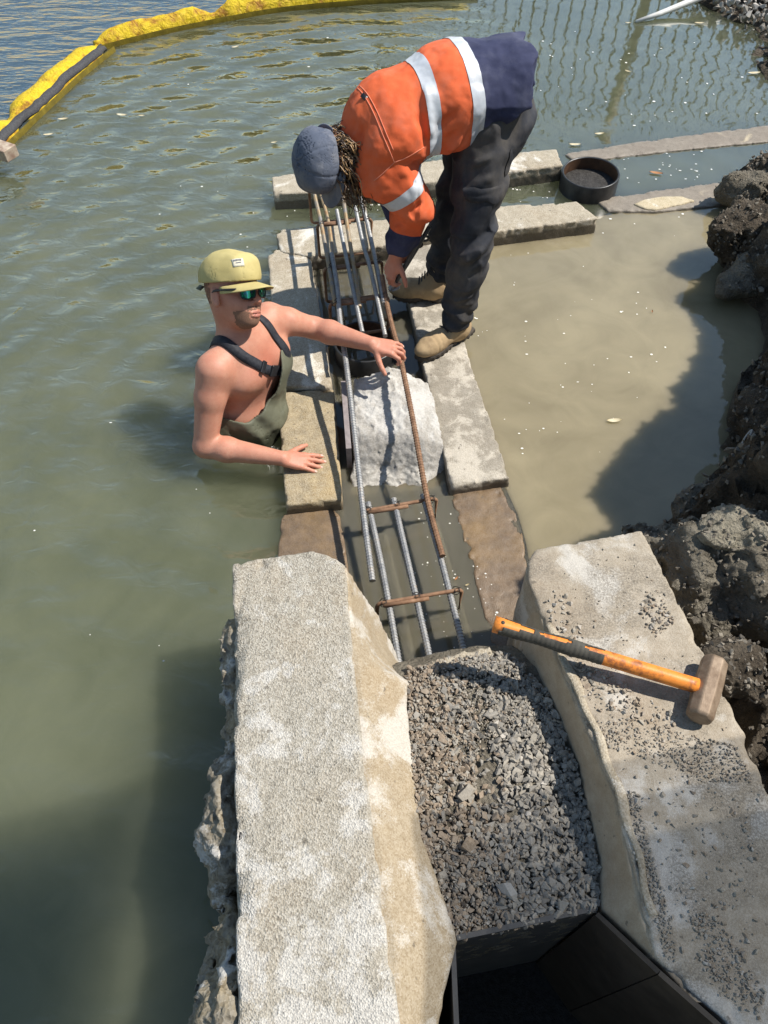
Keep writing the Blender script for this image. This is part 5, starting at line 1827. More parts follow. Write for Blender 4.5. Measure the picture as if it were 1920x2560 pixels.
def decal(bvh, origin, direction, right, upv, w, h, lift, nx=6, ny=4):
    V_ = []
    for j in range(ny + 1):
        for i in range(nx + 1):
            o_ = np.asarray(origin) + right * (i / nx - 0.5) * w + upv * (j / ny - 0.5) * h
            hit = bvh.ray_cast(Vector(o_), Vector(direction))
            q = np.array(hit[0]) if hit[0] is not None else o_ + np.asarray(direction) * 0.06
            V_.append(q - np.asarray(direction) * lift)
    return V_, [(j * (nx + 1) + i, j * (nx + 1) + i + 1, (j + 1) * (nx + 1) + i + 1, (j + 1) * (nx + 1) + i) for j in range(ny) for i in range(nx)]


dd = nrm(-(FH * 1.0 - LH * 0.40 + UH * 0.30))
rt = nrm(np.cross(UH, -dd))
upv = np.cross(-dd, rt)
og = hp(0.055, -0.038, 0.088) - dd * 0.12
V_, F_ = decal(cap_bvh, og, dd, rt, upv, 0.042, 0.030, 0.0016)
lb = mesh_obj('label', V_, F_, M['white_label'], capo)
sd = lb.modifiers.new('thick', 'SOLIDIFY')
sd.thickness = 0.0015
sd.offset = -1
ink = MB()
for k_, (x, w_) in enumerate(((-0.014, 0.004), (-0.009, 0.003), (-0.0045, 0.004), (0.0005, 0.003), (0.0055, 0.004), (0.0105, 0.004))):
    V_, F_ = decal(cap_bvh, og + rt * x + upv * 0.009, dd, rt, upv, w_, 0.0065, 0.0035, 2, 2)
    ink.add(V_, F_)
V_, F_ = decal(cap_bvh, og - upv * 0.001, dd, rt, upv, 0.020, 0.0028, 0.0035, 4, 1)
ink.add(V_, F_)
ink.build('lettering', M['ink'], capo)
b = MB()
b.box(hp(-0.136, -0.028, 0.022), (0.010, 0.012, 0.003), Matrix.Rotation(0.5, 3, 'Z'))
b.build('cap_strap', M['wader'], capo)

# mirrored sunglasses
gl = empty('sunglasses', hp(0.1, 0, 0), None)
gl.parent = man1
gl.location = tuple(hp(0.1, 0, 0) - base_of(man1))
nG = NT('green_mirror_lens')
gc = nG.ramp(nG.noise(38, 3, 0.5, dist=1.2), [(0.36, (0.01, 0.02, 0.05)), (0.48, (0.02, 0.22, 0.14)), (0.58, (0.06, 0.50, 0.24)), (0.72, (0.16, 0.14, 0.50))])
M['lens'] = nG.pbr(gc, 0.08, None, 0.8, 0.85)
for s_ in (1, -1):
    rows, nu, nv = [], 13, 9
    for j in range(nv):
        for i in range(nu):
            a, c = (i / (nu - 1) - 0.5) * 2, (j / (nv - 1) - 0.5) * 2
            # rounded square outline
            x = a * math.sqrt(1 - 0.32 * c * c)
            y = c * math.sqrt(1 - 0.32 * a * a)
            l_ = s_ * 0.0355 + x * 0.0265
            u_ = -0.002 + y * 0.0215 - 0.0015 * (x * s_ < 0) * y
            rows.append(hp(0.1135 - 5.2 * l_ ** 2 - 0.9 * (u_) ** 2 - 0.05 * max(0, -u_), l_, u_))
    mesh_obj('lens', rows, [(j * nu + i, j * nu + i + 1, (j + 1) * nu + i + 1, (j + 1) * nu + i) for j in range(nv - 1) for i in range(nu - 1)], M['lens'], gl)
    rim = [rows[i] for i in range(nu)] + [rows[j * nu + nu - 1] for j in range(1, nv)] + [rows[(nv - 1) * nu + i] for i in range(nu - 2, -1, -1)] + [rows[j * nu] for j in range(nv - 2, -1, -1)]
    b = MB()
    b.tube(np.array(rim), 0.0030, 6, cap=False)
    b.build('rim', M['plastic'], gl)
    b = MB()
    b.tube(spline([hp(0.092, s_ * 0.063, 0.010), hp(0.070, s_ * 0.081, 0.011), hp(0.0, s_ * 0.0865, 0.010), hp(-0.02, s_ * 0.084, 0.002)], 20), 0.0045, 6)
    b.build('temple', M['plastic'], gl)
b = MB()
b.tube(np.array([hp(0.1105, -0.012, 0.010), hp(0.1165, 0, 0.012), hp(0.1105, 0.012, 0.010)]), 0.0034, 6)
b.build('bridge', M['plastic'], gl)

# ================================================================== the bending man
PV, MID, CHE, NBK = np.array([0.475, 3.19, 1.045]), np.array([0.26, 3.14, 1.070]), np.array([0.02, 3.06, 1.000]), np.array([-0.135, 2.985, 0.925])
HIPN, KNN, ANN = np.array([0.410, 3.075, 0.955]), np.array([0.375, 2.905, 0.555]), np.array([0.335, 2.862, 0.175])
HIPF, KNF, ANF = np.array([0.435, 3.275, 0.955]), np.array([0.315, 3.215, 0.555]), np.array([0.275, 3.205, 0.175])
SHN, ELN, WRN = np.array([-0.01, 2.895, 0.925]), np.array([0.115, 2.925, 0.700]), np.array([0.052, 2.925, 0.475])
SHF, ELF, WRF = np.array([-0.06, 3.175, 0.945]), np.array([0.0, 3.20, 0.74]), PY(1005, 570, 3.06)
HC2 = PY(822, 402, 2.935)
UP2 = nrm((-0.74, -0.56, 0.22))                 # crown of the head
FA2 = nrm((0.12, -0.30, -0.93))
FA2 = nrm(FA2 - UP2 * (FA2 @ UP2))
LE2 = np.cross(UP2, FA2)
RH2 = np.stack([FA2, LE2, UP2])


def h2(f, l, u):
    return HC2 + FA2 * f + LE2 * l + UP2 * u


AX2 = nrm(PV - CHE)
LA2 = nrm(np.cross(AX2, Z))                       # sideways
if LA2[1] > 0:
    LA2 = -LA2
UPB = np.cross(LA2, AX2)
if UPB[2] < 0:
    UPB = -UPB
RT2 = np.stack([AX2, LA2, UPB])
legs2 = [chain([HIPN, KNN, ANN], [0.085, 0.058, 0.045]), chain([HIPF, KNF, ANF], [0.085, 0.058, 0.045])]
arms2 = [chain([SHN, ELN, WRN], [0.055, 0.043, 0.030]), chain([SHF, ELF, WRF], [0.055, 0.043, 0.030])]
hand2N = hand_shapes(WRN, (-0.30, -0.10, -0.9), (-0.75, -0.55, 0.25), (0.55, -0.55, -0.1), [(0.45, 0.8, 0.6), (0.5, 0.85, 0.6), (0.55, 0.85, 0.6), (0.6, 0.9, 0.6)], 0.03, (0.6, 0.55, -0.35, 0.2))
hand2F = hand_shapes(WRF, (0.25, -0.55, -0.45), (0.55, -0.1, 0.8), (-0.3, -0.6, 0.5), [(0.4, 0.9, 0.6), (0.45, 0.9, 0.6), (0.5, 0.9, 0.6), (0.55, 0.9, 0.6)], 0.03, (0.6, 0.55, -0.3, 0.2))
torso2 = [('c', PV - AX2 * 0.10, MID, 0.115, 0.125), ('c', MID, CHE, 0.125, 0.130), ('c', CHE, NBK, 0.12, 0.06), ('c', NBK, h2(-0.03, 0, -0.05), 0.062, 0.060)]
head2 = [('e', h2(-0.012, 0, 0.02), (0.099, 0.079, 0.110), RH2), ('e', h2(0.028, 0, -0.055), (0.066, 0.061, 0.072), RH2), ('e', h2(0.066, 0, -0.095), (0.028, 0.032, 0.026), RH2), ('c', h2(0.088, 0, 0.008), h2(0.112, 0, -0.030), 0.0105, 0.0135),
         ('e', h2(-0.012, 0.080, -0.012), (0.020, 0.010, 0.032), RH2), ('e', h2(-0.012, -0.080, -0.012), (0.020, 0.010, 0.032), RH2)]


def f_body2(p):
    d = None
    for q in torso2:
        e = ev(p, q)
        d = e if d is None else smin(d, e, 0.05)
    for g in legs2 + arms2:
        d = group_eval(p, d, g, 0.03, 0.15, 0.02)
    d = group_eval(p, d, head2, 0.02, 0.15, 0.02)
    d = hand_eval(p, d, *hand2N)
    return hand_eval(p, d, *hand2F)


man2 = empty('person', (0.30, 3.02, 0.06), 'bending man in an orange and navy hi vis shirt, blue cap and black work trousers', 'man')
V, Q = surf(f_body2, [-0.40, 2.70, 0.12], [0.70, 3.45, 1.22], 0.0058, 0.012, 1)
mesh_obj('body', V, Q, M['skin'], man2, attrs={'red': np.clip(0.35 + 0.2 * fbm(V * 14, 6, 3), 0, 1)})

# shirt
CUFFN, CUFFF = ELN + (WRN - ELN) * 0.88, ELF + (WRF - ELF) * 0.95
G_SH = nrm((0.42, -0.02, -0.26))


SHIRT_FOLDS = []
for (u1, v1, y1, u2, v2, y2, A_, s_) in ((1042, 200, 2.95, 1052, 300, 2.90, -0.020, 0.020), (1052, 300, 2.90, 1068, 385, 2.88, -0.018, 0.018), (1062, 215, 2.95, 1075, 330, 2.90, 0.012, 0.018),
                                         (1190, 235, 2.98, 1120, 330, 2.92, 0.014, 0.018), (1165, 250, 2.96, 1105, 310, 2.92, -0.012, 0.014), (1200, 270, 2.97, 1125, 385, 2.92, 0.014, 0.018), (1185, 300, 2.95, 1140, 390, 2.93, -0.013, 0.014),
                                         (1260, 230, 3.02, 1215, 330, 2.98, 0.014, 0.020), (1300, 220, 3.06, 1240, 320, 3.0, -0.014, 0.018), (1285, 170, 3.10, 1250, 290, 3.02, 0.012, 0.018), (1225, 150, 3.10, 1222, 250, 3.0, 0.008, 0.018),
                                         (985, 420, 2.87, 960, 470, 2.86, -0.014, 0.014), (1010, 420, 2.86, 985, 480, 2.85, 0.014, 0.016), (1045, 440, 2.86, 1000, 500, 2.84, -0.014, 0.014), (1055, 475, 2.86, 1010, 520, 2.84, 0.014, 0.015), (1050, 510, 2.86, 990, 545, 2.85, -0.012, 0.013),
                                         (1030, 560, 2.88, 975, 575, 2.86, 0.010, 0.012), (1000, 300, 2.92, 1010, 390, 2.88, 0.010, 0.022), (900, 260, 3.0, 935, 350, 2.90, 0.008, 0.02), (905, 330, 2.92, 930, 420, 2.88, -0.010, 0.018)):
    SHIRT_FOLDS.append((PY(u1, v1, y1), PY(u2, v2, y2), A_, s_))


def shirt_sdf(p, off=0.0):
    d = None
    for q in (('e', PV + UPB * 0.02 + AX2 * 0.02, (0.22, 0.205, 0.178), RT2), ('e', MID, (0.22, 0.215, 0.175), RT2), ('e', CHE + AX2 * 0.02, (0.178, 0.225, 0.165), RT2), ('e', MID - UPB * 0.06, (0.22, 0.165, 0.130), RT2)):
        e = ev(p, q)
        d = e if d is None else smin(d, e, 0.07)
    d = smin(d, s_cap(p, CHE + UPB * 0.02 + LA2 * 0.0, NBK + (CHE - NBK) * 0.28, 0.125, 0.088), 0.06)
    # hem: hangs lower at the belly side, open towards the hips
    hem = (0.795 + 0.62 * (p[:, 0] - 0.10)) - p[:, 2]
    hem = np.where(p[:, 0] > 0.13, hem, -1.0 + 0 * hem)
    hem = hem * 0.8 + 0.008 * np.sin(p[:, 0] * 40 + p[:, 1] * 25)
    tail = (p - PV.astype(np.float32)) @ np.array([0.97, 0.22, -0.10], np.float32) - 0.050 + 0.012 * np.sin(p[:, 1] * 40) + 0.05 * fbm(p * 14, 209, 2)
    d = np.maximum(d, np.maximum(hem, tail * 0.9))
    dN = s_cap(p, SHN + (CHE - SHN) * 0.25, SHN + (ELN - SHN) * 0.3, 0.112, 0.108)
    dN = smin(dN, s_cap(p, SHN + (ELN - SHN) * 0.3, ELN, 0.106, 0.080), 0.03)
    dN = smin(dN, s_cap(p, ELN, CUFFN, 0.074, 0.054), 0.02)
    dF = s_cap(p, SHF + (CHE - SHF) * 0.25, ELF, 0.105, 0.078)
    dF = smin(dF, s_cap(p, ELF, CUFFF, 0.074, 0.056), 0.03)
    # cuffs end square
    for dd_, c_, a_, is_n in ((dN, CUFFN, ELN, 1), (dF, CUFFF, ELF, 0)):
        ax_ = nrm(np.asarray(c_) - np.asarray(a_)).astype(np.float32)
        near_ = np.linalg.norm(p - np.asarray(c_, np.float32), axis=1) < 0.16
        cut = (p - np.asarray(c_, np.float32)) @ ax_
        dd2 = np.where(near_, smax(dd_, cut, 0.012), dd_)
        d = smin(d, dd2, 0.022)
    # folds
    w1 = fbm(p * np.array([5, 4, 7], np.float32), 201, 2) * 3.2
    ph = (p - SHN.astype(np.float32)) @ (G_SH * 26).astype(np.float32)
    f1 = np.sin((p[:, 0] * 10 + p[:, 2] * 26 - p[:, 1] * 8) + w1 * 2.0)
    lowz = np.clip((1.14 - p[:, 2]) / 0.18, 0, 1)
    d = d + 0.0085 * f1 * lowz + 0.034 * fbm(p * 7, 205, 3) * (0.45 + 0.55 * lowz) + 0.008 * fbm(p * 24, 206, 2)
    ridge = 1 - np.abs(2 * vnoise(p * np.array([9, 9, 5], np.float32) + 3.1, 207) - 1)
    d = d - 0.013 * ridge ** 4 * (0.25 + 0.75 * lowz)
    q0 = p - SHN.astype(np.float32)
    d = d + 0.007 * np.sin(q0 @ np.array([55.0, 10.0, 60.0], np.float32) + w1) * np.exp(-(np.linalg.norm(p - ELN.astype(np.float32), axis=1) / 0.10) ** 2)
    for a_, b_, A_, s_ in SHIRT_FOLDS:
        m_ = (np.abs(p - (a_ + b_).astype(np.float32) / 2).max(1) < np.linalg.norm(b_ - a_) / 2 + 0.06)
        if m_.any():
            dd_ = s_cap(p[m_], a_, b_, 0.0, 0.0)
            d = d.copy()
            d[m_] -= A_ * np.exp(-(dd_ / s_) ** 2)
    # neck opening
    d = smax(d, -s_cap(p, NBK + (CHE - NBK) * 0.12, NBK - (CHE - NBK) * 1.2, 0.070, 0.085), 0.01)
    return d - off


V, Q = surf(lambda p: shirt_sdf(p), [-0.36, 2.68, 0.42], [0.76, 3.50, 1.30], 0.0062, 0.03, 1)
shirt = empty('shirt', tuple(CHE), None)
shirt.parent = man2
shirt.location = tuple(CHE - base_of(man2))
# coordinates that say where the colours change
NB2 = nrm((0.94, 0.30, 0.06))
sB = V @ NB2
tA = np.array([0.10, 3.18, 1.20]) @ NB2
s_band1, s_band2 = tA + 0.0, tA + 0.170
hand_t = np.zeros(len(V))


def arm_coord(V, a, e, w):
    la, lb = np.linalg.norm(e - a), np.linalg.norm(w - e)
    d1 = np.linalg.norm(np.cross(V - a, nrm(e - a)), axis=1)
    t1 = (V - a) @ nrm(e - a)
    t2 = (V - e) @ nrm(w - e)
    use2 = t2 > 0
    dist2 = np.linalg.norm(np.cross(V - e, nrm(w - e)), axis=1)
    t = np.where(use2, la + t2, t1)
    dist = np.where(use2, dist2, d1)
    return t, dist


tN, rN = arm_coord(V, SHN, ELN, WRN)
tF, rF = arm_coord(V, SHF, ELF, WRF)
onN = (rN < 0.125) & (V[:, 2] < 0.90) & (tN > 0.05) & (V[:, 0] < 0.21)
onF = (rF < 0.125) & (V[:, 2] < 0.90) & (tF > 0.05) & (V[:, 1] > 3.05) & ~onN


def region_cut(V, Q, coords, cuts, name_fn):
    pass


def split_mesh(V, Q, s_, lo, hi, mask=None):
    """faces of a quad mesh with lo < s < hi, cut exactly at both levels"""
    polys, verts, vmap = [], [], {}

    def vid(key, co):
        if key not in vmap:
            vmap[key] = len(verts)
            verts.append(co)
        return vmap[key]

    inside = (s_ > lo) & (s_ < hi)
    anyf = inside[Q].any(1) | ((s_[Q].min(1) < lo) & (s_[Q].max(1) > hi))
    if mask is not None:
        anyf &= mask[Q].all(1)
    for q in Q[anyf]:
        pl = [(int(i), None, V[i], s_[i]) for i in q]
        for lev, sg in ((lo, 1), (hi, -1)):
            out = []
            for k in range(len(pl)):
                a, c = pl[k], pl[(k + 1) % len(pl)]
                ia, ic = sg * (a[3] - lev) > 0, sg * (c[3] - lev) > 0
                if ia:
                    out.append(a)
                if ia != ic:
                    t = (lev - a[3]) / (c[3] - a[3])
                    co = a[2] + (c[2] - a[2]) * t
                    out.append((tuple(np.round(co, 5)), None, co, lev))
            pl = out
            if len(pl) < 3:
                break
        if len(pl) >= 3:
            polys.append([vid(a[0], a[2]) for a in pl])
    return np.array(verts), polys


NAVY = s_band2 + 0.026
body_m = ~(onN | onF)
sleeve_code = np.where(onN, tN, np.where(onF, tF, -1))
LN = np.linalg.norm(ELN - SHN)
cuffN, cuffF = LN + 0.090, LN + 0.090
# one scalar whose sign changes at each colour border, so that the borders are cut cleanly
code = np.where(body_m, NAVY - sB, cuffN - sleeve_code)
for nm, lo_, hi_, mt, par, mk in (('orange_panel', 0.0, 9.0, 'hivis', shirt, None), ('navy_panel', -9.0, 0.0, 'navy', shirt, body_m), ('cuff', -9.0, 0.0, 'navy', shirt, onN), ('cuff', -9.0, 0.0, 'navy', shirt, onF)):
    v_, f_ = split_mesh(V, Q, code, lo_, hi_, mk)
    mesh_obj(nm, v_, f_, M[mt], par)


def lift_band(name, s_, lo, hi, mask, off=0.0022):
    fN = np.cross(V[Q[:, 2]] - V[Q[:, 0]], V[Q[:, 3]] - V[Q[:, 1]])
    N = np.zeros_like(V)
    for j in range(4):
        np.add.at(N, Q[:, j], fN)
    N /= np.linalg.norm(N, axis=1)[:, None] + 1e-12
    v_, f_ = split_mesh(V + N * off, Q, s_, lo, hi, mask)
    if len(v_):
        return mesh_obj(name, v_, f_, M['tape'], shirt)


lift_band('reflective_stripe', sB, s_band1 - 0.026, s_band1 + 0.026, body_m & (V[:, 2] > 0.80))
lift_band('reflective_stripe', sB, s_band2 - 0.026, s_band2 + 0.026, body_m & (V[:, 2] > 0.78))
lift_band('reflective_stripe', tN, LN - 0.150, LN - 0.095, onN)
lift_band('reflective_stripe', tF, LN - 0.150, LN - 0.095, onF)
shirt_bvh = BVHTree.FromPolygons([Vector(v) for v in V], Q.tolist())


def on_shirt(u, v, off):
    hit = shirt_bvh.ray_cast(Vector((0, 0, CAM_H)), Vector(ray(u, v)).normalized())
    return None if hit[0] is None else np.array(hit[0]) + np.array(hit[1]) * off


def seam(px, w=0.0019, off=0.0006):
    uv = resample(spline([(q[0], q[1], 0) for q in px], 40), 4.0)
    C_ = [q for q in (on_shirt(q[0], q[1], off) for q in uv) if q is not None]
    C_ = np.array(C_)
    for _ in range(2):
        C_[1:-1] = (C_[:-2] + 2 * C_[1:-1] + C_[2:]) / 4
    b = MB()
    b.tube(C_, w, 6)
    b.build('seam', M['seam'], shirt)


M['seam'] = fabric('orange_double_seam', (0.66, 0.20, 0.11), (0.74, 0.27, 0.17))
yk = [(884, 212), (908, 236), (932, 278), (953, 328), (974, 378), (986, 406)]
seam(yk)
seam([(q[0] + 9, q[1] - 3) for q in yk[:-1]])
seam([(986, 406), (1020, 392), (1060, 368)])
seam([(986, 406), (955, 436), (935, 452)])
_h = shirt_bvh.ray_cast(Vector((0, 0, CAM_H)), Vector(ray(912, 244)).normalized())
loc, nn = _h[0], _h[1]
b = MB()
T_ = nrm(PY(925, 268, 2.98) - PY(900, 240, 3.02))
b.box(np.array(loc) + np.array(nn) * 0.003, (0.014, 0.010, 0.0015), np.stack([T_, np.cross(np.array(nn), T_), np.array(nn)]))
b.build('brand_tag', M['plastic'], shirt)
col_pts = []
for k in range(17):
    a = 2 * math.pi * k / 16
    e1 = nrm(np.cross(CHE - NBK, Z))
    e2 = nrm(np.cross(e1, CHE - NBK))
    col_pts.append(NBK + nrm(CHE - NBK) * 0.028 + e1 * math.cos(a) * 0.078 + e2 * math.sin(a) * 0.078)
b = MB()
b.tube(np.array(col_pts), 0.013, 8, cap=False)
b.build('collar', M['navy'], shirt)

# trousers
PANTS_FOLDS = []
for (u1, v1, u2, v2, y_, A_, s_) in ((1125, 600, 1210, 560, 2.83, 0.012, 0.012), (1130, 625, 1205, 600, 2.82, -0.012, 0.012), (1135, 560, 1225, 500, 2.85, 0.010, 0.014), (1150, 640, 1200, 625, 2.82, 0.010, 0.010), (1160, 690, 1200, 660, 2.82, 0.010, 0.012),
                                     (1120, 760, 1180, 745, 2.80, 0.012, 0.010), (1118, 780, 1175, 770, 2.80, -0.012, 0.010), (1180, 420, 1250, 380, 2.92, 0.010, 0.014), (1170, 450, 1245, 425, 2.90, -0.010, 0.012), (1150, 380, 1230, 350, 2.93, 0.010, 0.014), (1160, 540, 1170, 700, 2.80, 0.006, 0.008)):
    PANTS_FOLDS.append((PY(u1, v1, y_), PY(u2, v2, y_), A_, s_))


def f_pants(p):
    d = s_ell(p, PV - AX2 * 0.045 - UPB * 0.04 + np.array([0.02, 0, -0.03]), (0.145, 0.190, 0.160), RT2)
    for (h_, k_, a_) in ((HIPN, KNN, ANN), (HIPF, KNF, ANF)):
        g = s_cap(p, h_, h_ + (k_ - h_) * 0.45, 0.118, 0.107)
        g = smin(g, s_cap(p, h_ + (k_ - h_) * 0.45, k_, 0.107, 0.080), 0.03)
        g = smin(g, s_cap(p, k_, k_ + (a_ - k_) * 0.4, 0.080, 0.077), 0.03)
        g = smin(g, s_cap(p, k_ + (a_ - k_) * 0.4, a_ + np.array([0.004, 0, 0.012]), 0.077, 0.070), 0.03)
        # bunched folds above the boot and creases behind the knee
        tt = (p[:, 2] - a_[2]).astype(np.float32)
        w_ = fbm(p * 9, 221, 2) * 5
        g = g + 0.0075 * np.sin(tt * 95 + p[:, 0] * 35 + w_) * np.exp(-((tt - 0.06) / 0.06) ** 2)
        kk = p - np.asarray(k_, np.float32)
        g = g + 0.008 * np.sin(kk @ np.array([30.0, 10.0, -75.0], np.float32) + w_) * np.exp(-(np.linalg.norm(kk, axis=1) / 0.13) ** 2)
        d = smin(d, g, 0.03)
    for a_, b_, A_, s_ in PANTS_FOLDS:
        m_ = (np.abs(p - (a_ + b_).astype(np.float32) / 2).max(1) < np.linalg.norm(b_ - a_) / 2 + 0.06)
        if m_.any():
            d = d.copy()
            d[m_] -= A_ * np.exp(-(s_cap(p[m_], a_, b_, 0.0, 0.0) / s_) ** 2)
    w2 = fbm(p * 6, 223, 2) * 4
    d = d + 0.006 * np.sin(p @ np.array([-34.0, 14.0, 40.0], np.float32) + w2) + 0.020 * fbm(p * 9, 225, 3)
    ridge = 1 - np.abs(2 * vnoise(p * np.array([8, 8, 12], np.float32), 227) - 1)
    d = d - 0.008 * ridge ** 4
    return np.maximum(d, 0.155 + 0.10 * (p[:, 0] - 0.30) - p[:, 2])


V, Q = surf(f_pants, [0.14, 2.72, 0.13], [0.74, 3.45, 1.20], 0.0062, 0.03, 1)
pants = mesh_obj('trousers', V, Q, M['pants'], man2)
pb_ = BVHTree.FromPolygons([Vector(v) for v in V], Q.tolist())


def pocket(corners, lift=0.004, name='pocket', n=8):
    c = [np.asarray(q, float) for q in corners]
    rows = []
    for j in range(n + 1):
        for i in range(n + 1):
            s_, t_ = i / n, j / n
            q = (c[0] * (1 - s_) + c[1] * s_) * (1 - t_) + (c[3] * (1 - s_) + c[2] * s_) * t_
            loc, nn, _, _ = pb_.find_nearest(Vector(q))
            e = min(s_, 1 - s_, t_, 1 - t_)
            rows.append(np.array(loc) + np.array(nn) * (lift + 0.006 * min(1, e * 6)))
    return mesh_obj(name, rows, [(j * (n + 1) + i, j * (n + 1) + i + 1, (j + 1) * (n + 1) + i + 1, (j + 1) * (n + 1) + i) for j in range(n) for i in range(n)], M['pants'], pants)


pocket([PY(1150, 470, 2.88), PY(1250, 462, 2.92), PY(1236, 500, 2.90), PY(1148, 512, 2.86)], name='pocket_flap', lift=0.009)
pocket([PY(1148, 508, 2.86), PY(1236, 498, 2.90), PY(1200, 590, 2.84), PY(1140, 585, 2.82)])
pocket([PY(1252, 372, 3.0), PY(1285, 330, 3.08), PY(1264, 428, 3.05), PY(1228, 440, 2.98)])

# boots
def boot(ankle, toe, heel, zt, label=None):
    ankle, toe, heel = map(lambda q: np.asarray(q, float), (ankle, toe, heel))
    d = nrm((toe - heel) * [1, 1, 0])
    s_ = np.array([-d[1], d[0], 0])
    R = np.stack([d, s_, Z])
    L_ = np.linalg.norm((toe - heel)[:2])
    h0 = np.array([heel[0], heel[1], zt])
    t = empty('boot', h0, None)
    t.parent = man2
    t.location = tuple(h0 - base_of(man2))

    def q(f, l, u):
        return h0 + d * f * L_ + s_ * l + Z * u

    def up(p):
        g = s_ell(p, q(0.80, 0, 0.048), (0.085, 0.050, 0.042), R)
        g = smin(g, s_ell(p, q(0.55, 0, 0.058), (0.11, 0.045, 0.046), R), 0.04)
        g = smin(g, s_ell(p, q(0.20, 0, 0.055), (0.068, 0.044, 0.060), R), 0.04)
        g = smin(g, s_cap(p, q(0.22, 0, 0.07), ankle + Z * 0.05, 0.048, 0.052), 0.04)
        lp = (p - h0.astype(np.float32)) @ R.T.astype(np.float32)
        g = g + 0.0022 * np.exp(-((lp[:, 0] - 0.72 * L_ + 0.12 * lp[:, 2] + 1.2 * lp[:, 1] ** 2) / 0.003) ** 2) + 0.0022 * np.exp(-((lp[:, 0] - 0.77 * L_ + 1.2 * lp[:, 1] ** 2) / 0.003) ** 2)
        g = g + 0.007 * fbm(p * 25, 241, 3)
        return np.maximum(g, zt + 0.018 - p[:, 2])

    V, Q = surf(up, h0 - 0.14 + [0, 0, 0.12], h0 + d * L_ * 0.5 + [0.25, 0.25, 0.27], 0.0055, 0.012) if False else surf(up, np.minimum(h0, h0 + d * L_) - [0.10, 0.10, 0.0], np.maximum(h0, h0 + d * L_) + [0.10, 0.10, 0.25], 0.0055, 0.012)
    mesh_obj('upper', V, Q, M['boot'], t)

    def so(p):
        lp = (p - h0.astype(np.float32)) @ R.T.astype(np.float32)
        f = lp[:, 0] / L_
        w = np.interp(f, [-0.05, 0.1, 0.35, 0.7, 0.9, 1.05], [0.030, 0.042, 0.038, 0.054, 0.048, 0.020]).astype(np.float32)
        g = np.maximum(np.abs(lp[:, 1]) - w, np.maximum(-0.03 - lp[:, 0], lp[:, 0] - L_ * 1.06))
        g = smax(g, np.abs(lp[:, 2] - 0.014) - 0.014, 0.006)
        return smax(g, -s_box(p, q(0.36, 0, 0.0), (0.03, 0.08, 0.010), R), 0.004) + 0.002 * np.sin(lp[:, 0] * 220) * (lp[:, 2] < 0.02)

    V, Q = surf(so, np.minimum(h0, h0 + d * L_) - [0.09, 0.09, 0.02], np.maximum(h0, h0 + d * L_) + [0.09, 0.09, 0.05], 0.0052, 0.005)
    mesh_obj('sole', V, Q, M['sole'], t)
    lc = MB()
    for k in range(5):
        f_ = 0.50 - 0.055 * k
        u_ = 0.088 + 0.017 * k
        pts_ = []
        for l_ in np.linspace(-0.03, 0.03, 7):
            pts_.append(q(f_ + 0.02, l_, u_ + 0.022 - 10 * l_ * l_))
        lc.tube(np.array(pts_), 0.0032, 6)
    lc.build('laces', M['pants'], t)


boot(ANN, P(1050, 882, 0.10), P(1168, 820, 0.09), 0.062)
boot(ANF, P(990, 725, 0.10), P(1108, 735, 0.09), 0.062)

# blue cap
cap2 = empty('cap', h2(0, 0, 0.05), None)
cap2.parent = man2
cap2.location = tuple(h2(0, 0, 0.05) - base_of(man2))


def f_cap2(p):
    c = h2(-0.008, 0, 0.048)
    q = (p - c.astype(np.float32)) @ RH2.T.astype(np.float32)
    d = s_ell(p, c, (0.120, 0.098, 0.100), RH2)
    d = smin(d, s_box(p, h2(0.02, 0, 0.075), (0.080, 0.068, 0.045), RH2, 0.035), 0.03)
    ang = np.arctan2(q[:, 1], q[:, 0])
    seam_ = np.abs(((ang / (math.pi / 3) + 0.5) % 1) - 0.5) * np.sqrt(q[:, 0] ** 2 + q[:, 1] ** 2)
    d = d + 0.0024 * np.exp(-(seam_ / 0.0035) ** 2) + 0.014 * fbm(p * 11, 251, 3)
    sh = np.abs(d) - 0.003
    sh = np.maximum(sh, -q[:, 2] - 0.030)
    # keyhole above the back strap
    return smax(sh, -s_ell(p, h2(-0.125, 0, 0.028), (0.06, 0.044, 0.036), RH2), 0.004)


V, Q = surf(f_cap2, h2(0, 0, 0.05) - 0.17, h2(0, 0, 0.05) + 0.17, 0.0042, 0.01)
mesh_obj('crown', V, Q, M['bluecap'], cap2)
rows = []
for i in range(nb):
    t = i / (nb - 1)
    for j in range(ncol):
        a = (j / (ncol - 1) - 0.5) * 2
        ang = a * 1.2
        f0, l0 = 0.108 * math.cos(ang) - 0.008, 0.092 * math.sin(ang)
        ext = 0.075 * (max(0, 1 - abs(a) ** 2.6)) ** 0.7
        f_ = f0 + t * ext
        l_ = l0 * (1 + 0.08 * t)
        u_ = 0.026 - 0.020 * t - 0.20 * l_ ** 2 / 0.09
        rows.append(h2(f_, l_, u_))
bo = mesh_obj('brim', rows, [(i * ncol + j, i * ncol + j + 1, (i + 1) * ncol + j + 1, (i + 1) * ncol + j) for i in range(nb - 1) for j in range(ncol - 1)], M['bluecap'], cap2)
sd = bo.modifiers.new('thick', 'SOLIDIFY')
sd.thickness = 0.004
sd.offset = 0
b = MB()
b.tube(np.array([h2(-0.122 + 6 * l_ * l_, l_, 0.012) for l_ in np.linspace(-0.05, 0.05, 9)]), 0.011, 8, flat=0.25, up=UP2)
b.build('cap_strap', M['bluecap'], cap2)
b = MB()
b.tube(np.array([h2(0.0, 0, 0.146), h2(0.0, 0, 0.152)]), [0.008, 0.005], 10)
b.build('cap_button', M['bluecap'], cap2)

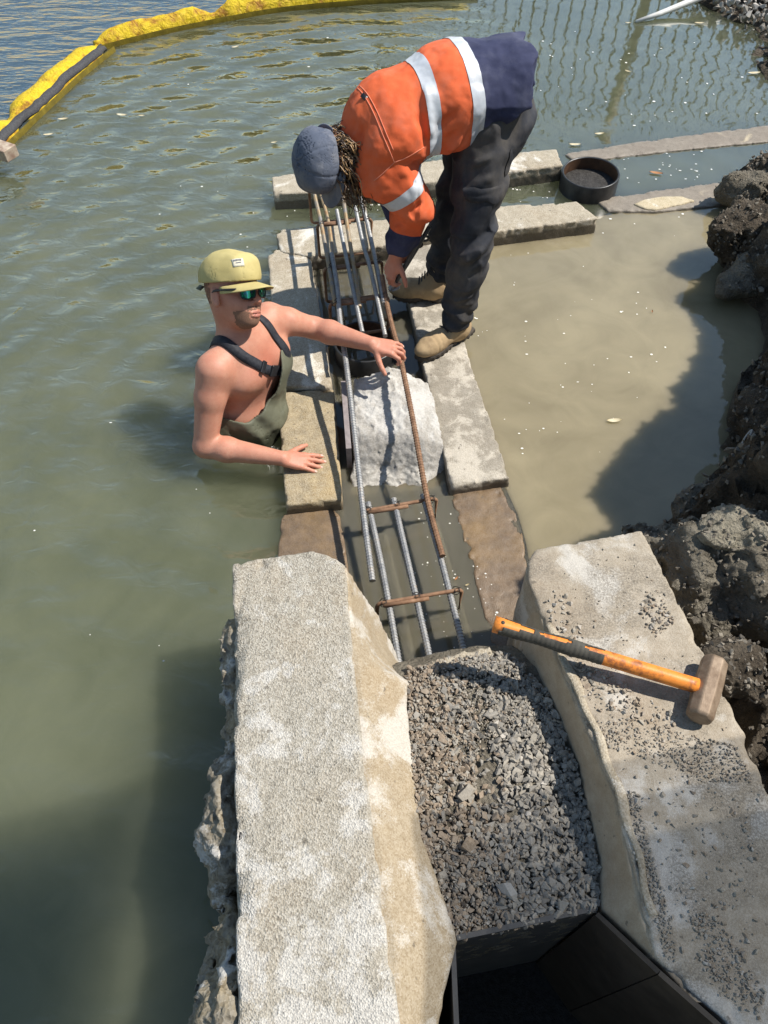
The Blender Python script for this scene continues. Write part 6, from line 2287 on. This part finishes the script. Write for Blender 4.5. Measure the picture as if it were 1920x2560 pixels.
# curly hair hanging between cap and collar
nHr = NT('curly_brown_hair')
hc_ = nHr.ramp(nHr.attr('tone'), [(0.0, (0.028, 0.014, 0.007)), (0.6, (0.085, 0.045, 0.020)), (1.0, (0.42, 0.26, 0.12))])
M['hair'] = nHr.pbr(hc_, 0.42, None, 0.5)
hb_ = MB()
for k in range(820):
    a = rng.uniform(-1.0, 1.0) * 2.45                      # around the nape from ear to ear
    u0 = rng.uniform(-0.075, 0.030)
    f0, l0 = -0.094 * math.cos(a) - 0.005, 0.080 * math.sin(a)
    root = h2(f0, l0, u0)
    nrm_ = nrm(FA2 * f0 + LE2 * l0)
    Ln = rng.uniform(0.10, 0.20) * (1.0 if abs(a) > 0.7 else 0.8)
    n_ = 15
    p = root.copy()
    v = nrm(nrm_ * 0.45 - UP2 * 0.95 + np.array([0.10, -0.50, 0.10]) + rng.normal(size=3) * 0.25)
    pts_, ph, cr, fq = [p.copy()], rng.uniform(0, 6.28), rng.uniform(0.009, 0.019), rng.uniform(4, 8)
    e1 = nrm(np.cross(v, rng.normal(size=3)))
    for j in range(1, n_):
        v = nrm(v + np.array([0.02, 0, -0.15]) - UP2 * 0.02 + rng.normal(size=3) * 0.05)
        p = p + v * Ln / n_
        e2 = np.cross(v, e1)
        w_ = min(1, j / 5)
        pts_.append(p + (e1 * math.cos(ph + j / n_ * fq * 2) + e2 * math.sin(ph + j / n_ * fq * 2)) * cr * w_)
    tone = rng.random() ** 1.05
    hb_.tube(np.array(pts_), np.linspace(0.0026, 0.0010, n_) * rng.uniform(0.7, 1.5), 4, tone)
hb_.build('hair', M['hair'], man2)

# pincers in his hands
pin = empty('pincers', tuple(P(978, 726, 0.31)), 'black handled tie wire pincers held by the bending man', 'pincers')
tip = P(978, 727, 0.315)
pv_ = P(986, 712, 0.335)
for (u, v, y) in ((1074, 566, 3.0), (1052, 588, 2.93)):
    b = MB()
    endp = PY(u, v, y)
    b.tube(spline([pv_, pv_ + (endp - pv_) * 0.5 + np.array([0.004, 0, 0.004]), endp], 20), np.linspace(0.0085, 0.0100, 20), 8)
    b.build('handle', M['steel_dark'], pin)
for (u, v) in ((1062, 596), (1046, 612)):
    b = MB()
    c_ = PY(u, v, 3.0)
    th = np.linspace(0, 2 * math.pi, 13)
    b.tube(np.c_[c_[0] + 0.017 * np.cos(th), c_[1] + 0.0 * th, c_[2] + 0.012 * np.sin(th)], 0.006, 6, cap=False)
    b.build('grip_ring', M['pipe'], pin)
for s_ in (-1, 1):
    b = MB()
    b.tube(spline([pv_, pv_ + np.array([s_ * 0.016, -0.004, -0.012]), tip + np.array([s_ * 0.004, 0, 0.0])], 14), [0.010] * 8 + [0.008] * 3 + [0.006] * 3, 8)
    b.build('jaw', M['rebar'], pin)

# ------------------------------------------------------------------ floating leaves and specks
M['leaf'] = mat_simple('pale_dead_leaf', (0.42, 0.33, 0.17), (0.62, 0.56, 0.40), 30, 0.6, 0.2)
M['leaf_rust'] = mat_simple('rust_dead_leaf', (0.30, 0.12, 0.04), (0.42, 0.20, 0.08), 30, 0.6, 0.2)
LV = [(588, 118, 14, 30, 'leaf', 'single pale leaf afloat right of the boom corner'), (355, 290, 12, 0, 'leaf', 'square pale leaf floating in the middle of the left water'), (305, 288, 20, -10, 'leaf', 'thin twig like leaf left of the square floating one'),
      (122, 337, 18, 15, 'leaf', 'yellowish leaf floating beside the slanting boom'), (158, 298, 18, 10, 'leaf', 'white leaf scrap floating close to the slanting boom'), (685, 357, 12, 20, 'leaf', 'small pale leaf left of the blue cap'),
      (1570, 58, 10, 0, 'leaf', 'short leaf on the fence post\'s reflection near the pole tip'), (1570, 179, 12, -30, 'leaf', 'small tan leaf beside the post reflection'), (1498, 335, 18, 10, 'leaf', 'pale leaf at the foot of the post reflection'), (1437, 362, 22, 0, 'leaf', 'thin white leaf just beyond the far slab\'s end'),
      (1640, 433, 24, -15, 'leaf_rust', 'tan curled leaf between the two awash slabs'), (1535, 1052, 30, 5, 'leaf', 'large pale scrap afloat in the silty pond'), (1630, 780, 8, 80, 'leaf_rust', 'tiny orange stick leaf upright in the silty pond'), (1141, 1447, 12, 50, 'leaf_rust', 'rust coloured leaf by the near rebar cage'),
      (1168, 1463, 10, 25, 'leaf', 'pale splinter beside the rust coloured leaf'), (1320, 205, 10, 20, 'leaf', 'tiny tan leaf right of the navy shirt tail'), (1748, 58, 16, 0, 'leaf', 'pale leaf near the white pole and the shingle'), (1885, 183, 22, 8, 'leaf', 'white leaf at the shingle\'s waterline')]
for (u, v, s_, ang, m_, lab) in LV:
    p = P(u, v, 0.004)
    Ls = s_ / FPX * np.linalg.norm(p - [0, 0, CAM_H]) * 1.2
    a = math.radians(ang)
    d = np.array([math.cos(a), math.sin(a), 0])
    e = np.array([-d[1], d[0], 0])
    rows = []
    for t in np.linspace(-1, 1, 7):
        w = 0.30 * (1 - t * t) ** 0.7 + 0.02
        for q in (-1, 0, 1):
            rows.append(p + d * t * Ls / 2 + e * q * w * Ls / 2 + np.array([0, 0, 0.004 * abs(q) + 0.003 * t * t]))
    o = mesh_obj('leaf', rows, [(i * 3 + j, (i + 1) * 3 + j, (i + 1) * 3 + j + 1, i * 3 + j + 1) for i in range(6) for j in range(2)], M[m_], loc=p)
    props(o, lab, 'leaf', 'dead leaves floating on the water')
nS = NT('foam_speck')
M['speck'] = nS.pbr((0.75, 0.73, 0.66), 0.5)
VV, FF = [], []
k = 0
for (poly, n_, s0, s1) in (([(880, 700), (1020, 740), (1180, 540), (1900, 520), (1780, 700), (1600, 1000), (1380, 1300), (1180, 900)], 70, 1.2, 4.0), ([(1330, 60), (1900, 120), (1900, 300), (1340, 360)], 36, 1.5, 4), ([(700, 520), (1380, 420), (1390, 500), (720, 560)], 55, 1.5, 4),
                           ([(300, 60), (800, 60), (1100, 560), (560, 700), (300, 500)], 22, 1.5, 4), ([(1000, 1260), (1120, 1230), (1300, 1600), (1080, 1650)], 60, 1, 4), ([(1500, 390), (1800, 360), (1820, 440), (1560, 470)], 30, 1.5, 4), ([(100, 900), (600, 1300), (560, 1700), (60, 1700)], 7, 1.5, 4)):
    a = np.array(poly, float)
    w = sample_poly([np.r_[q, 0] for q in poly], n_)
    for (u, v) in w:
        p = P(u, v, 0.004)
        r = 0.62 * rng.uniform(s0, s1) / FPX * np.linalg.norm(p - [0, 0, CAM_H])
        th = np.arange(7) * 2 * math.pi / 7
        VV.append(np.r_[p[None] + np.c_[np.cos(th) * r * rng.uniform(0.6, 1.6), np.sin(th) * r * rng.uniform(0.6, 1.3), np.zeros(7)], [p + [0, 0, r * 0.3]]])
        FF += [(k + j, k + (j + 1) % 7, k + 7) for j in range(7)]
        k += 8
props(mesh_obj('foam_specks', np.concatenate(VV), FF, M['speck']), kind='stuff')
